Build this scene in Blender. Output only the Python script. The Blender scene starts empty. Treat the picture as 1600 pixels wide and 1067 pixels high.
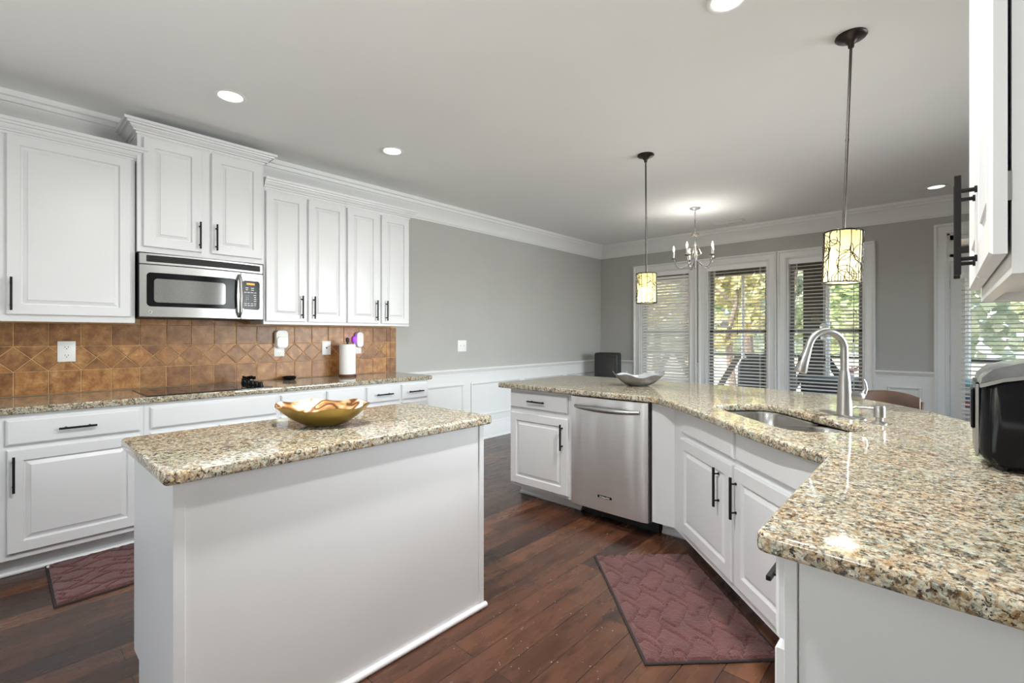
import bpy, bmesh, math, random
from mathutils import Vector, Matrix
PI = math.pi
random.seed(7)
S = bpy.context.scene
C = S.collection
# ------------------------------------------------------------------ camera
cam_d = bpy.data.cameras.new('camera'); cam = bpy.data.objects.new('camera', cam_d); C.objects.link(cam)
cam_d.sensor_fit = 'HORIZONTAL'; cam_d.sensor_width = 36.0
cam_d.lens = 739.27 / 1600 * 36.0
cam_d.shift_y = (524.12 - 533.5) / 1600
cam_d.clip_start = 0.02
cam.location = (0, 0, 1.295)
cam.rotation_euler = (PI / 2, 0, 0.741038)
S.camera = cam
# ------------------------------------------------------------------ view
S.view_settings.view_transform = 'Standard'; S.view_settings.look = 'None'
S.view_settings.gamma = 1.0; S.view_settings.use_curve_mapping = False
S.view_settings.exposure = 0.27
S.cycles.use_denoising = True
S.cycles.max_bounces = 10; S.cycles.diffuse_bounces = 6; S.cycles.glossy_bounces = 5
S.cycles.transmission_bounces = 6; S.cycles.transparent_max_bounces = 16
S.cycles.caustics_reflective = False; S.cycles.caustics_refractive = False
S.cycles.sample_clamp_indirect = 6.0
# ------------------------------------------------------------------ world / sun
W = bpy.data.worlds.new('daylight'); S.world = W; W.use_nodes = True
wn = W.node_tree.nodes; wl = W.node_tree.links; wn.clear()
wo = wn.new('ShaderNodeOutputWorld'); wb = wn.new('ShaderNodeBackground'); ws = wn.new('ShaderNodeTexSky')
ws.sky_type = 'NISHITA'; ws.sun_disc = False; ws.sun_elevation = math.radians(48); ws.sun_rotation = math.radians(200)
ws.air_density = 1.0; ws.dust_density = 2.5; ws.ozone_density = 1.0
wl.new(ws.outputs[0], wb.inputs[0]); wb.inputs[1].default_value = 1.45; wl.new(wb.outputs[0], wo.inputs[0])
def light(name, kind, loc, energy, color=(1, 1, 1), rot=(0, 0, 0), parent=None, **kw):
    d = bpy.data.lights.new(name, kind); d.energy = energy; d.color = color
    for k, v in kw.items(): setattr(d, k, v)
    o = bpy.data.objects.new(name, d); C.objects.link(o); o.location = loc; o.rotation_euler = rot
    if parent: o.parent = parent
    return o
light('sun', 'SUN', (0, 0, 12), 7.0, (1, .93, .82), (math.radians(44), 0, math.radians(-18)), angle=math.radians(1.5))
# added fill from behind the camera, shaped like light from a rear window
light('rear_fill', 'AREA', (-1.8, -2.93, 1.55), 4, (.97, .985, 1), (math.radians(96), 0, 0), shape='RECTANGLE', size=.9, size_y=1.2)
# added upward fill behind the camera, standing in for a bounced flash
light('ceiling_fill', 'AREA', (-1.0, -.9, .9), 33, (.97, 1, 1), (math.radians(176), 0, math.radians(-8)), shape='DISK', size=2.2)
# added fill from the right that brightens the left wall
light('side_fill', 'AREA', (1.66, 4.3, 1.45), 74, (.96, .99, 1), (0, math.radians(76), math.radians(16)), shape='RECTANGLE', size=1.7, size_y=2.2, spread=math.radians(105))
# added strip fills at the left wall, for streaks in the dishwasher steel
for yy in (-2.25, -1.45): light('left_fill', 'AREA', (-4.31, yy, 1.45), 7, (.97, .99, 1), (0, math.radians(-90), 0), shape='RECTANGLE', size=1.5, size_y=.18)
CEIL = 2.78
CAN_E, PEND_E, CANDLE_E = 9, .8, 6
# ------------------------------------------------------------------ node helpers
def mat(name):
    m = bpy.data.materials.new(name); m.use_nodes = True
    nt = m.node_tree; nt.nodes.clear()
    out = nt.nodes.new('ShaderNodeOutputMaterial'); b = nt.nodes.new('ShaderNodeBsdfPrincipled')
    nt.links.new(b.outputs[0], out.inputs[0])
    return m, nt, b
def N(nt, t, **kw):
    n = nt.nodes.new(t)
    for k, v in kw.items():
        if k in n.inputs: n.inputs[k].default_value = v
        else: setattr(n, k, v)
    return n
def ramp(nt, fac, stops, interp='LINEAR'):
    r = nt.nodes.new('ShaderNodeValToRGB'); r.color_ramp.interpolation = interp
    e = r.color_ramp.elements
    while len(e) > 1: e.remove(e[-1])
    e[0].position = stops[0][0]; e[0].color = (*stops[0][1], 1)
    for p, c in stops[1:]:
        x = e.new(p); x.color = (*c, 1)
    if fac is not None: nt.links.new(fac, r.inputs[0])
    return r
def coords(nt, scale=(1, 1, 1), rot=(0, 0, 0), kind='Object'):
    t = nt.nodes.new('ShaderNodeTexCoord'); m = nt.nodes.new('ShaderNodeMapping')
    m.inputs['Scale'].default_value = scale; m.inputs['Rotation'].default_value = rot
    nt.links.new(t.outputs[kind], m.inputs[0]); return m.outputs[0]
def mix(nt, fac, a, b, blend='MIX'):
    n = nt.nodes.new('ShaderNodeMix'); n.data_type = 'RGBA'; n.blend_type = blend
    for sock, v in ((n.inputs[0], fac), (n.inputs[6], a), (n.inputs[7], b)):
        if hasattr(v, 'is_output'): nt.links.new(v, sock)
        elif isinstance(v, (int, float)): sock.default_value = v
        else: sock.default_value = (*v, 1)
    return n.outputs[2]
def bump(nt, b, h, strength=.2, dist=.01):
    n = nt.nodes.new('ShaderNodeBump'); n.inputs['Strength'].default_value = strength; n.inputs['Distance'].default_value = dist
    nt.links.new(h, n.inputs['Height']); nt.links.new(n.outputs[0], b.inputs['Normal']); return n
def plain(name, col, rough=.5, metal=0, var=.04, scale=9, bmp=0, spec=.5, **kw):
    m, nt, b = mat(name)
    n = N(nt, 'ShaderNodeTexNoise', Scale=scale, Detail=3); nt.links.new(coords(nt), n.inputs[0])
    a = tuple(c * (1 - var) for c in col); z = tuple(min(1, c * (1 + var)) for c in col)
    r = ramp(nt, n.outputs[0], [(.3, a), (.7, z)]); nt.links.new(r.outputs[0], b.inputs['Base Color'])
    b.inputs['Roughness'].default_value = rough; b.inputs['Metallic'].default_value = metal
    b.inputs['Specular IOR Level'].default_value = spec
    for k, v in kw.items(): b.inputs[k].default_value = v
    if bmp:
        n2 = N(nt, 'ShaderNodeTexNoise', Scale=scale * 12, Detail=2); nt.links.new(coords(nt), n2.inputs[0]); bump(nt, b, n2.outputs[0], bmp, .002)
    return m
def emis(name, col, s):
    m, nt, b = mat(name); b.inputs['Base Color'].default_value = (*col, 1)
    b.inputs['Emission Color'].default_value = (*col, 1); b.inputs['Emission Strength'].default_value = s; return m
M = {}
M['cab'] = plain('white_cabinet_paint', (.73, .735, .74), .33, var=.012, scale=3)
M['trimw'] = plain('white_trim_paint', (.77, .775, .765), .4, var=.012, scale=3)
M['wall'] = plain('grey_wall_paint', (.44, .435, .415), .75, var=.02, scale=2, bmp=.05)
M['ceil'] = plain('ceiling_paint', (.85, .86, .845), .9, var=.012, scale=1.5, bmp=.05)
M['wains'] = plain('wainscot_paint', (.75, .755, .745), .45, var=.012, scale=3)
M['black'] = plain('black_pull_metal', (.012, .011, .011), .5, 0, var=.1, spec=.2)
M['bronze'] = plain('dark_bronze', (.035, .028, .024), .35, .7, var=.15)
M['rod'] = plain('brushed_bronze_rod', (.10, .09, .085), .3, .8, var=.1)
M['chrome'] = plain('brushed_nickel', (.40, .395, .385), .36, 1, var=.04)
M['plate'] = plain('white_plastic', (.86, .86, .85), .35, var=.01)
M['dark'] = plain('dark_slot', (.02, .02, .02), .6)
M['blackpl'] = plain('black_gloss_plastic', (.007, .007, .008), .16, var=.1, spec=.16)
M['blackmat'] = plain('black_matte', (.02, .02, .02), .55, var=.15)
M['greylid'] = plain('smoky_lid_plastic', (.25, .26, .27), .12, .4, var=.2, scale=20)
M['paper'] = plain('paper_towel', (.88, .87, .86), .9, var=.02, scale=60, bmp=.2)
M['wood'] = plain('dark_turned_wood', (.11, .045, .03), .4, var=.3, scale=30)
M['leather'] = plain('brown_leather', (.052, .022, .008), .6, var=.25, scale=14, bmp=.2)
M['stoolwood'] = plain('stool_wood', (.07, .03, .015), .4, var=.25, scale=20)
M['slat'] = plain('blind_slat', (.88, .88, .87), .4, var=.01)
M['vinyl'] = plain('shaded_grey_vinyl', (.30, .29, .28), .5, var=.05)  # backlit shade of the sash is put into this grey
M['glassblack'] = plain('black_ceramic_glass', (.012, .012, .013), .06, var=.2)
M['deck'] = plain('deck_boards', (.24, .19, .15), .7, var=.2, scale=8)
M['porchceil'] = plain('porch_ceiling_boards', (.45, .42, .37), .7, var=.15, scale=4)
M['porchwood'] = plain('dark_porch_timber', (.055, .045, .035), .7, var=.3, scale=10)
M['pole'] = plain('pale_porch_post', (.80, .80, .78), .5, var=.05)
M['bark'] = plain('tree_bark', (.10, .075, .055), .9, var=.35, scale=6)
M['candle'] = plain('ivory_candle_sleeve', (.85, .82, .74), .5, var=.02)
M['crystal'] = plain('warm_scroll_metal', (.62, .55, .45), .25, .9, var=.1)
M['canlens'] = emis('can_lens', (1, .97, .92), 9)
M['candim'] = emis('dim_can_lens', (1, .97, .92), 1.2)
M['diffuser'] = emis('pendant_diffuser', (1, .95, .86), 5)
M['bulb'] = emis('flame_bulb', (1, .88, .68), 40)
M['pbulb'] = emis('pendant_bulb', (1, .93, .78), 5)
M['amber'] = emis('amber_display', (1, .42, .06), .35)
M['violet'] = emis('violet_light', (.26, .06, .9), 1.0)
M['feeder'] = plain('white_feeder', (.85, .85, .85), .4)
def steel(name, col=(.78, .78, .77), rough=.3, wave=0, dirz=True):
    m, nt, b = mat(name)
    n = N(nt, 'ShaderNodeTexNoise', Scale=1, Detail=3)
    nt.links.new(coords(nt, (260, 260, 4) if not dirz else (4, 260, 260)), n.inputs[0])
    r = ramp(nt, n.outputs[0], [(.3, tuple(c * .97 for c in col)), (.7, tuple(c * 1.03 for c in col))]); nt.links.new(r.outputs[0], b.inputs['Base Color'])
    b.inputs['Metallic'].default_value = 1; b.inputs['Roughness'].default_value = rough
    if wave:
        w = N(nt, 'ShaderNodeTexNoise', Scale=1, Detail=1); nt.links.new(coords(nt, (7.5, 3, .8)), w.inputs[0])
        bump(nt, b, w.outputs[0], wave, .05)
    return m
M['steel'] = steel('brushed_stainless', (.90, .90, .89), .38, wave=.5)
M['steelsmooth'] = steel('stainless_trim', (.44, .44, .43), rough=.33)
M['sinksteel'] = steel('satin_sink_steel', (.55, .54, .52), .25)
# granite
def granite():
    m, nt, b = mat('speckled_granite')
    co = coords(nt)
    d = N(nt, 'ShaderNodeTexNoise', Scale=60, Detail=4, Roughness=.65); nt.links.new(co, d.inputs[0])
    vm = nt.nodes.new('ShaderNodeVectorMath'); vm.operation = 'MULTIPLY_ADD'
    nt.links.new(d.outputs[1], vm.inputs[0]); vm.inputs[1].default_value = (.03, .03, .03); nt.links.new(co, vm.inputs[2])
    v1 = N(nt, 'ShaderNodeTexVoronoi', Scale=95); nt.links.new(vm.outputs[0], v1.inputs['Vector'])
    v2 = N(nt, 'ShaderNodeTexVoronoi', Scale=190); nt.links.new(vm.outputs[0], v2.inputs['Vector'])
    cr = [(0, (.02, .019, .018)), (.11, (.11, .065, .038)), (.20, (.34, .215, .115)), (.31, (.55, .43, .28)), (.47, (.66, .60, .48)), (.62, (.46, .49, .44)), (.76, (.74, .72, .64)), (.87, (.38, .27, .16)), (.95, (.10, .10, .10))]
    s1 = nt.nodes.new('ShaderNodeSeparateColor'); nt.links.new(v1.outputs['Color'], s1.inputs[0])
    s2 = nt.nodes.new('ShaderNodeSeparateColor'); nt.links.new(v2.outputs['Color'], s2.inputs[0])
    r1 = ramp(nt, s1.outputs[0], cr, 'CONSTANT'); r2 = ramp(nt, s2.outputs[1], cr, 'CONSTANT')
    c = mix(nt, .5, r1.outputs[0], r2.outputs[0])
    n = N(nt, 'ShaderNodeTexNoise', Scale=8, Detail=4); nt.links.new(co, n.inputs[0])
    r3 = ramp(nt, n.outputs[0], [(.34, (.74, .80, .75)), (.52, (.86, .88, .85)), (.70, (.90, .77, .61))])
    c = mix(nt, .75, c, r3.outputs[0], 'MULTIPLY')
    n2 = N(nt, 'ShaderNodeTexNoise', Scale=110, Detail=3, Roughness=.6); nt.links.new(co, n2.inputs[0])
    k = ramp(nt, n2.outputs[0], [(.56, (0, 0, 0)), (.615, (1, 1, 1))])
    n3 = N(nt, 'ShaderNodeTexNoise', Scale=16, Detail=3); nt.links.new(co, n3.inputs[0])
    k2 = ramp(nt, n3.outputs[0], [(.36, (.2, .2, .2)), (.58, (1, 1, 1))])
    kk = mix(nt, 1, k.outputs[0], k2.outputs[0], 'MULTIPLY')
    c = mix(nt, kk, c, (.04, .034, .03))
    nt.links.new(c, b.inputs['Base Color'])
    b.inputs['Roughness'].default_value = .06; b.inputs['Specular IOR Level'].default_value = .62
    return m
M['granite'] = granite()
# floor
def floor_m():
    m, nt, b = mat('hand_scraped_dark_planks')
    co = coords(nt, (1, 1, 1), (0, 0, PI / 2))
    br = N(nt, 'ShaderNodeTexBrick', Scale=1.0); br.offset = .37; br.offset_frequency = 2; br.squash = 1
    br.inputs['Brick Width'].default_value = .95; br.inputs['Row Height'].default_value = .127
    br.inputs['Mortar Size'].default_value = .0022; br.inputs['Mortar Smooth'].default_value = .3; br.inputs['Bias'].default_value = 0
    br.inputs['Color1'].default_value = (0, 0, 0, 1); br.inputs['Color2'].default_value = (1, 1, 1, 1); br.inputs['Mortar'].default_value = (.5, .5, .5, 1)
    nt.links.new(co, br.inputs[0])
    pl = ramp(nt, br.outputs[0], [(0, (.036, .015, .010)), (.35, (.068, .028, .016)), (.7, (.098, .040, .021)), (1, (.135, .057, .028))])
    gr = N(nt, 'ShaderNodeTexNoise', Scale=1, Detail=5, Roughness=.6); nt.links.new(coords(nt, (15, 2.4, 1)), gr.inputs[0])
    g2 = ramp(nt, gr.outputs[0], [(.25, (.55, .52, .5)), (.5, (.95, .95, .95)), (.75, (1.35, 1.28, 1.2))])
    c = mix(nt, 1, pl.outputs[0], g2.outputs[0], 'MULTIPLY')
    k = N(nt, 'ShaderNodeTexNoise', Scale=7, Detail=3); nt.links.new(coords(nt, (1.6, .7, 1)), k.inputs[0])
    kr = ramp(nt, k.outputs[0], [(.27, (.38, .36, .36)), (.42, (1, 1, 1))])
    c = mix(nt, .85, c, kr.outputs[0], 'MULTIPLY')
    c = mix(nt, br.outputs[1], c, (.018, .009, .007))
    nt.links.new(c, b.inputs['Base Color'])
    rr = ramp(nt, gr.outputs[0], [(.3, (.2, .2, .2)), (.7, (.34, .34, .34))]); nt.links.new(rr.outputs[0], b.inputs['Roughness'])
    inv = nt.nodes.new('ShaderNodeMath'); inv.operation = 'MULTIPLY_ADD'; nt.links.new(br.outputs[1], inv.inputs[0]); inv.inputs[1].default_value = -2.5
    nt.links.new(gr.outputs[0], inv.inputs[2]); bump(nt, b, inv.outputs[0], .22, .004)
    return m
M['floor'] = floor_m()
def tile_m():
    m, nt, b = mat('travertine_tile')
    g = nt.nodes.new('ShaderNodeNewGeometry')
    n = N(nt, 'ShaderNodeTexNoise', Scale=17, Detail=8, Roughness=.72); nt.links.new(coords(nt), n.inputs[0])
    r = ramp(nt, n.outputs[0], [(.26, (.13, .052, .016)), (.42, (.27, .115, .034)), (.54, (.40, .19, .062)), (.68, (.56, .33, .14)), (.82, (.74, .52, .28))])
    t = ramp(nt, g.outputs['Random Per Island'], [(0, (.62, .56, .5)), (.5, (.95, .93, .9)), (1, (1.22, 1.2, 1.15))])
    c = mix(nt, 1, r.outputs[0], t.outputs[0], 'MULTIPLY'); nt.links.new(c, b.inputs['Base Color'])
    v = N(nt, 'ShaderNodeTexVoronoi', Scale=60); nt.links.new(coords(nt), v.inputs['Vector'])
    pk = ramp(nt, v.outputs[0], [(.10, (0, 0, 0)), (.2, (1, 1, 1))]); bump(nt, b, pk.outputs[0], .25, .003)
    b.inputs['Roughness'].default_value = .38
    return m
M['tile'] = tile_m()
M['grout'] = plain('tan_grout', (.62, .43, .24), .9, var=.1, scale=30)
def rug_m():
    m, nt, b = mat('maroon_plush_pile')
    n = N(nt, 'ShaderNodeTexNoise', Scale=7, Detail=4); nt.links.new(coords(nt), n.inputs[0])
    f = N(nt, 'ShaderNodeTexNoise', Scale=240, Detail=2); nt.links.new(coords(nt), f.inputs[0])
    r = ramp(nt, n.outputs[0], [(.3, (.092, .036, .034)), (.7, (.145, .06, .055))])
    r2 = ramp(nt, f.outputs[0], [(.3, (.6, .6, .6)), (.7, (1.35, 1.35, 1.35))])
    c = mix(nt, 1, r.outputs[0], r2.outputs[0], 'MULTIPLY'); nt.links.new(c, b.inputs['Base Color'])
    b.inputs['Roughness'].default_value = .95; b.inputs['Specular IOR Level'].default_value = .1
    b.inputs['Sheen Weight'].default_value = .25
    bump(nt, b, f.outputs[0], .6, .006); return m
M['rug'] = rug_m()
M['rugedge'] = plain('dark_rug_binding', (.022, .015, .014), .85, var=.2, scale=60)
def pane_m():
    m = bpy.data.materials.new('window_glass'); m.use_nodes = True; nt = m.node_tree; nt.nodes.clear()
    o = nt.nodes.new('ShaderNodeOutputMaterial'); t = nt.nodes.new('ShaderNodeBsdfTransparent'); g = nt.nodes.new('ShaderNodeBsdfGlossy')
    t.inputs[0].default_value = (.93, .96, .95, 1); g.inputs['Roughness'].default_value = .01
    f = N(nt, 'ShaderNodeFresnel', IOR=1.45); x = nt.nodes.new('ShaderNodeMixShader')
    nt.links.new(f.outputs[0], x.inputs[0]); nt.links.new(t.outputs[0], x.inputs[1]); nt.links.new(g.outputs[0], x.inputs[2]); nt.links.new(x.outputs[0], o.inputs[0]); return m
M['pane'] = pane_m()
def shade_m():
    m = bpy.data.materials.new('cream_shade_fabric'); m.use_nodes = True; nt = m.node_tree; nt.nodes.clear()
    o = nt.nodes.new('ShaderNodeOutputMaterial'); t = nt.nodes.new('ShaderNodeBsdfTranslucent'); d = nt.nodes.new('ShaderNodeBsdfDiffuse')
    n = N(nt, 'ShaderNodeTexNoise', Scale=30, Detail=2); nt.links.new(coords(nt), n.inputs[0])
    r = ramp(nt, n.outputs[0], [(.3, (.74, .66, .33)), (.7, (.82, .76, .46))])
    nt.links.new(r.outputs[0], t.inputs[0]); nt.links.new(r.outputs[0], d.inputs[0]); x = nt.nodes.new('ShaderNodeMixShader'); x.inputs[0].default_value = .35
    nt.links.new(t.outputs[0], x.inputs[1]); nt.links.new(d.outputs[0], x.inputs[2]); nt.links.new(x.outputs[0], o.inputs[0]); return m
M['shade'] = shade_m()
def leaf_m(name, a, b2):
    m = bpy.data.materials.new(name); m.use_nodes = True; nt = m.node_tree; nt.nodes.clear()
    o = nt.nodes.new('ShaderNodeOutputMaterial'); t = nt.nodes.new('ShaderNodeBsdfTranslucent'); d = nt.nodes.new('ShaderNodeBsdfDiffuse')
    g = nt.nodes.new('ShaderNodeNewGeometry'); r = ramp(nt, g.outputs['Random Per Island'], [(0, a), (1, b2)])
    nt.links.new(r.outputs[0], t.inputs[0]); nt.links.new(r.outputs[0], d.inputs[0]); x = nt.nodes.new('ShaderNodeMixShader'); x.inputs[0].default_value = .5
    nt.links.new(t.outputs[0], x.inputs[1]); nt.links.new(d.outputs[0], x.inputs[2]); nt.links.new(x.outputs[0], o.inputs[0]); return m
LEAF = [leaf_m('green_leaves', (.15, .21, .09), (.40, .44, .22)), leaf_m('yellow_leaves', (.36, .34, .15), (.58, .53, .29)), leaf_m('pale_leaves', (.24, .28, .19), (.42, .45, .33))]
def ground_m():
    m, nt, b = mat('leaf_litter'); n = N(nt, 'ShaderNodeTexNoise', Scale=3, Detail=8, Roughness=.7); nt.links.new(coords(nt), n.inputs[0])
    r = ramp(nt, n.outputs[0], [(.3, (.30, .20, .12)), (.5, (.58, .44, .31)), (.7, (.78, .64, .48))]); nt.links.new(r.outputs[0], b.inputs['Base Color']); b.inputs['Roughness'].default_value = .95; return m
M['ground'] = ground_m()
# ------------------------------------------------------------------ mesh builder
class MB:
    def __init__(s): s.bm = bmesh.new()
    def box(s, x0, x1, y0, y1, z0, z1, bev=0, seg=1):
        r = bmesh.ops.create_cube(s.bm, size=1.0); vs = r['verts']
        for v in vs:
            v.co = Vector(((x0 + x1) / 2 + v.co.x * (x1 - x0), (y0 + y1) / 2 + v.co.y * (y1 - y0), (z0 + z1) / 2 + v.co.z * (z1 - z0)))
        if bev:
            es = list({e for v in vs for e in v.link_edges})
            bmesh.ops.bevel(s.bm, geom=es, offset=bev, segments=seg, affect='EDGES', profile=.5)
        return s
    def loops(s, rings, cap0=True, cap1=True, closed=True):
        vr = [[s.bm.verts.new(p) for p in r] for r in rings]
        n = len(vr[0])
        for a, b in zip(vr, vr[1:]):
            for i in range(n if closed else n - 1):
                j = (i + 1) % n
                try: s.bm.faces.new((a[i], a[j], b[j], b[i]))
                except ValueError: pass
        if cap0: s.bm.faces.new(list(reversed(vr[0])))
        if cap1: s.bm.faces.new(vr[-1])
        return vr
    def prism(s, poly, z0, z1, cap0=True, cap1=True):
        s.loops([[(x, y, z0) for x, y in poly], [(x, y, z1) for x, y in poly]], cap0, cap1); return s
    def tube(s, pts, r, seg=10, cap=True):
        pts = [Vector(p) for p in pts]; n = len(pts)
        rs = r if isinstance(r, (list, tuple)) else [r] * n
        t0 = (pts[1] - pts[0]).normalized()
        up = Vector((0, 0, 1)) if abs(t0.z) < .9 else Vector((1, 0, 0))
        nrm = (up - t0 * up.dot(t0)).normalized(); rings = []
        for i, p in enumerate(pts):
            if i == 0: t = t0
            elif i == n - 1: t = (pts[-1] - pts[-2]).normalized()
            else: t = (pts[i + 1] - pts[i - 1]).normalized()
            nrm = (nrm - t * nrm.dot(t)).normalized(); bn = t.cross(nrm)
            rings.append([p + (nrm * math.cos(2 * PI * k / seg) + bn * math.sin(2 * PI * k / seg)) * rs[i] for k in range(seg)])
        s.loops(rings, cap, cap); return s
    def lathe(s, prof, c=(0, 0, 0), seg=32, cap0=True, cap1=True):
        s.loops([[(c[0] + r * math.cos(2 * PI * k / seg), c[1] + r * math.sin(2 * PI * k / seg), c[2] + z) for k in range(seg)] for r, z in prof], cap0, cap1); return s
    def sphere(s, c, r, sx=1, sy=1, sz=1, seg=16):
        q = bmesh.ops.create_uvsphere(s.bm, u_segments=seg, v_segments=max(6, seg // 2), radius=r)
        for v in q['verts']: v.co = Vector((c[0] + v.co.x * sx, c[1] + v.co.y * sy, c[2] + v.co.z * sz))
        return s
    def sweep(s, path, prof, out=1, closed=False):
        """profile (offset, z) swept along an XY polyline; offset goes to the left (out=1) or right (-1) of travel, corners mitred"""
        n = len(path); rings = []
        for i, p in enumerate(path):
            def dr(a, b):
                d = Vector((b[0] - a[0], b[1] - a[1])); return d.normalized()
            if closed: d0, d1 = dr(path[i - 1], p), dr(p, path[(i + 1) % n])
            else:
                d0 = dr(path[i - 1], p) if i else dr(p, path[1]); d1 = dr(p, path[i + 1]) if i < n - 1 else d0
            n0 = Vector((-d0.y, d0.x)) * out; n1 = Vector((-d1.y, d1.x)) * out
            m = (n0 + n1).normalized(); k = 1 / max(.2, m.dot(n0))
            rings.append([(p[0] + m.x * o * k, p[1] + m.y * o * k, z) for o, z in prof])
        if closed: rings.append(rings[0])
        s.loops(rings, not closed, not closed); return s
    def xform(s, M4): bmesh.ops.transform(s.bm, matrix=M4, verts=s.bm.verts); return s
    def build(s, name, m, parent=None, smooth=32, loc=None, rot=None):
        bmesh.ops.recalc_face_normals(s.bm, faces=s.bm.faces)
        me = bpy.data.meshes.new(name); s.bm.to_mesh(me); s.bm.free()
        if smooth:
            for p in me.polygons: p.use_smooth = True
            me.set_sharp_from_angle(angle=math.radians(smooth))
        me.materials.append(m if not isinstance(m, str) else M[m])
        o = bpy.data.objects.new(name, me); C.objects.link(o)
        if parent: o.parent = parent
        if loc: o.location = loc
        if rot: o.rotation_euler = rot
        return o
def thing(name, label, cat, loc=(0, 0, 0), rz=0, group=None, kind=None):
    o = bpy.data.objects.new(name, None); C.objects.link(o); o.location = loc; o.rotation_euler = (0, 0, rz); o.empty_display_size = .1
    if label: o['label'] = label
    if cat: o['category'] = cat
    if group: o['group'] = group
    if kind: o['kind'] = kind
    return o
def tag(o, label, cat, group=None, kind=None):
    o['label'] = label; o['category'] = cat
    if group: o['group'] = group
    if kind: o['kind'] = kind
    return o
def struct(o, label=None):
    o['kind'] = 'structure'
    if label: o['label'] = label
    return o
def copy_tree(o, parent=None):
    c = o.copy(); C.objects.link(c)
    if parent: c.parent = parent
    for ch in list(o.children):
        copy_tree(ch, c)
    return c
def rrect(x0, x1, y0, y1, r, seg=6):
    pts = []
    for cx, cy, a0 in ((x1 - r, y1 - r, 0), (x0 + r, y1 - r, 90), (x0 + r, y0 + r, 180), (x1 - r, y0 + r, 270)):
        for k in range(seg + 1):
            a = math.radians(a0 + 90 * k / seg); pts.append((cx + r * math.cos(a), cy + r * math.sin(a)))
    return pts
def fillet(poly, rad, seg=6):
    """round the corners of a polygon; rad is a radius per corner (0 keeps it sharp)"""
    out = []; n = len(poly)
    for i, p in enumerate(poly):
        r = rad[i] if isinstance(rad, (list, tuple)) else rad
        if not r: out.append(p); continue
        P = Vector(p); a = (Vector(poly[i - 1]) - P).normalized(); b = (Vector(poly[(i + 1) % n]) - P).normalized()
        ang = a.angle(b); d = r / math.tan(ang / 2); c = P + (a + b).normalized() * (r / math.sin(ang / 2))
        p0 = P + a * d; p1 = P + b * d; a0 = math.atan2(p0.y - c.y, p0.x - c.x); a1 = math.atan2(p1.y - c.y, p1.x - c.x)
        da = (a1 - a0 + PI) % (2 * PI) - PI
        for k in range(seg + 1):
            t = a0 + da * k / seg; out.append((c.x + r * math.cos(t), c.y + r * math.sin(t)))
    return out
def slab(name, outline, holes, z0, z1, bev, m, parent=None):
    """flat slab with rounded edges and optional holes, as a mesh"""
    cu = bpy.data.curves.new(name, 'CURVE'); cu.dimensions = '2D'; cu.fill_mode = 'BOTH'
    for ring in [outline] + holes:
        sp = cu.splines.new('POLY'); sp.points.add(len(ring) - 1); sp.use_cyclic_u = True
        for q, (x, y) in zip(sp.points, ring): q.co = (x, y, 0, 1)
    cu.extrude = (z1 - z0) / 2 - bev; cu.bevel_depth = bev; cu.bevel_resolution = 3; cu.offset = -bev
    t = bpy.data.objects.new('tmp', cu); C.objects.link(t); bpy.context.view_layer.update()
    me = bpy.data.meshes.new_from_object(t.evaluated_get(bpy.context.evaluated_depsgraph_get()))
    bpy.data.objects.remove(t); bpy.data.curves.remove(cu)
    for v in me.vertices: v.co.z += (z0 + z1) / 2
    for p in me.polygons: p.use_smooth = True
    me.set_sharp_from_angle(angle=math.radians(35))
    me.materials.clear(); me.materials.append(M[m]); me.name = name
    o = bpy.data.objects.new(name, me); C.objects.link(o)
    if parent: o.parent = parent
    return o
def text(name, body, size, m, parent, loc, rot, align='CENTER', spacing=1.0):
    cu = bpy.data.curves.new(name, 'FONT'); cu.body = body; cu.size = size; cu.align_x = align; cu.align_y = 'CENTER'; cu.extrude = .0004; cu.space_line = spacing
    t = bpy.data.objects.new('tmp', cu); C.objects.link(t); bpy.context.view_layer.update()
    me = bpy.data.meshes.new_from_object(t.evaluated_get(bpy.context.evaluated_depsgraph_get())); bpy.data.objects.remove(t)
    me.materials.clear(); me.materials.append(M[m]); me.name = name
    o = bpy.data.objects.new(name, me); C.objects.link(o); o.parent = parent; o.location = loc; o.rotation_euler = rot; return o
# ------------------------------------------------------------------ the room
XL, YF, YB, XR, XP = -4.274, 6.89, -3.0, 1.7, .40
struct(MB().box(XL - .15, XR + .15, YB - .15, YF + .15, -.12, 0).build('floor', 'floor', smooth=0))
struct(MB().box(XL - .15, XR + .15, YB - .15, YF + .15, CEIL, CEIL + .15).build('ceiling', 'ceil', smooth=0))
mb = MB(); ys = YB
for y in (-2.25, -1.45): mb.box(XL - .15, XL, ys, y - .13, 0, CEIL).box(XL - .15, XL, y - .13, y + .13, 0, .66).box(XL - .15, XL, y - .13, y + .13, 2.24, CEIL); ys = y + .13
struct(mb.box(XL - .15, XL, ys, YF, 0, CEIL).build('wall_left', 'wall', smooth=0))
for k, y in enumerate((-2.25, -1.45)):
    w6 = struct(thing('window_%d' % (6 + k), None, None, (XL, y, .66)))  # added pair out of view, openings for the strip fills
    MB().box(-.15, .02, -.15, -.11, -.04, 1.62).box(-.15, .02, .11, .15, -.04, 1.62).box(-.15, .02, -.15, .15, -.04, .02).box(-.15, .02, -.15, .15, 1.56, 1.62).build('window_frame', 'trimw', w6, 0)
    MB().box(-.135, -.13, -.11, .11, 0, 1.58).build('pane', 'pane', w6, 0)
SY0, SY1, SZ0, SZ1 = 3.15, 6.05, .62, 2.38
struct(MB().box(XR, XR + .15, 1.72, SY0, 0, CEIL).box(XR, XR + .15, SY1, YF, 0, CEIL).box(XR, XR + .15, SY0, SY1, 0, SZ0).box(XR, XR + .15, SY0, SY1, SZ1, CEIL).build('wall_right', 'wall', smooth=0))
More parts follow.
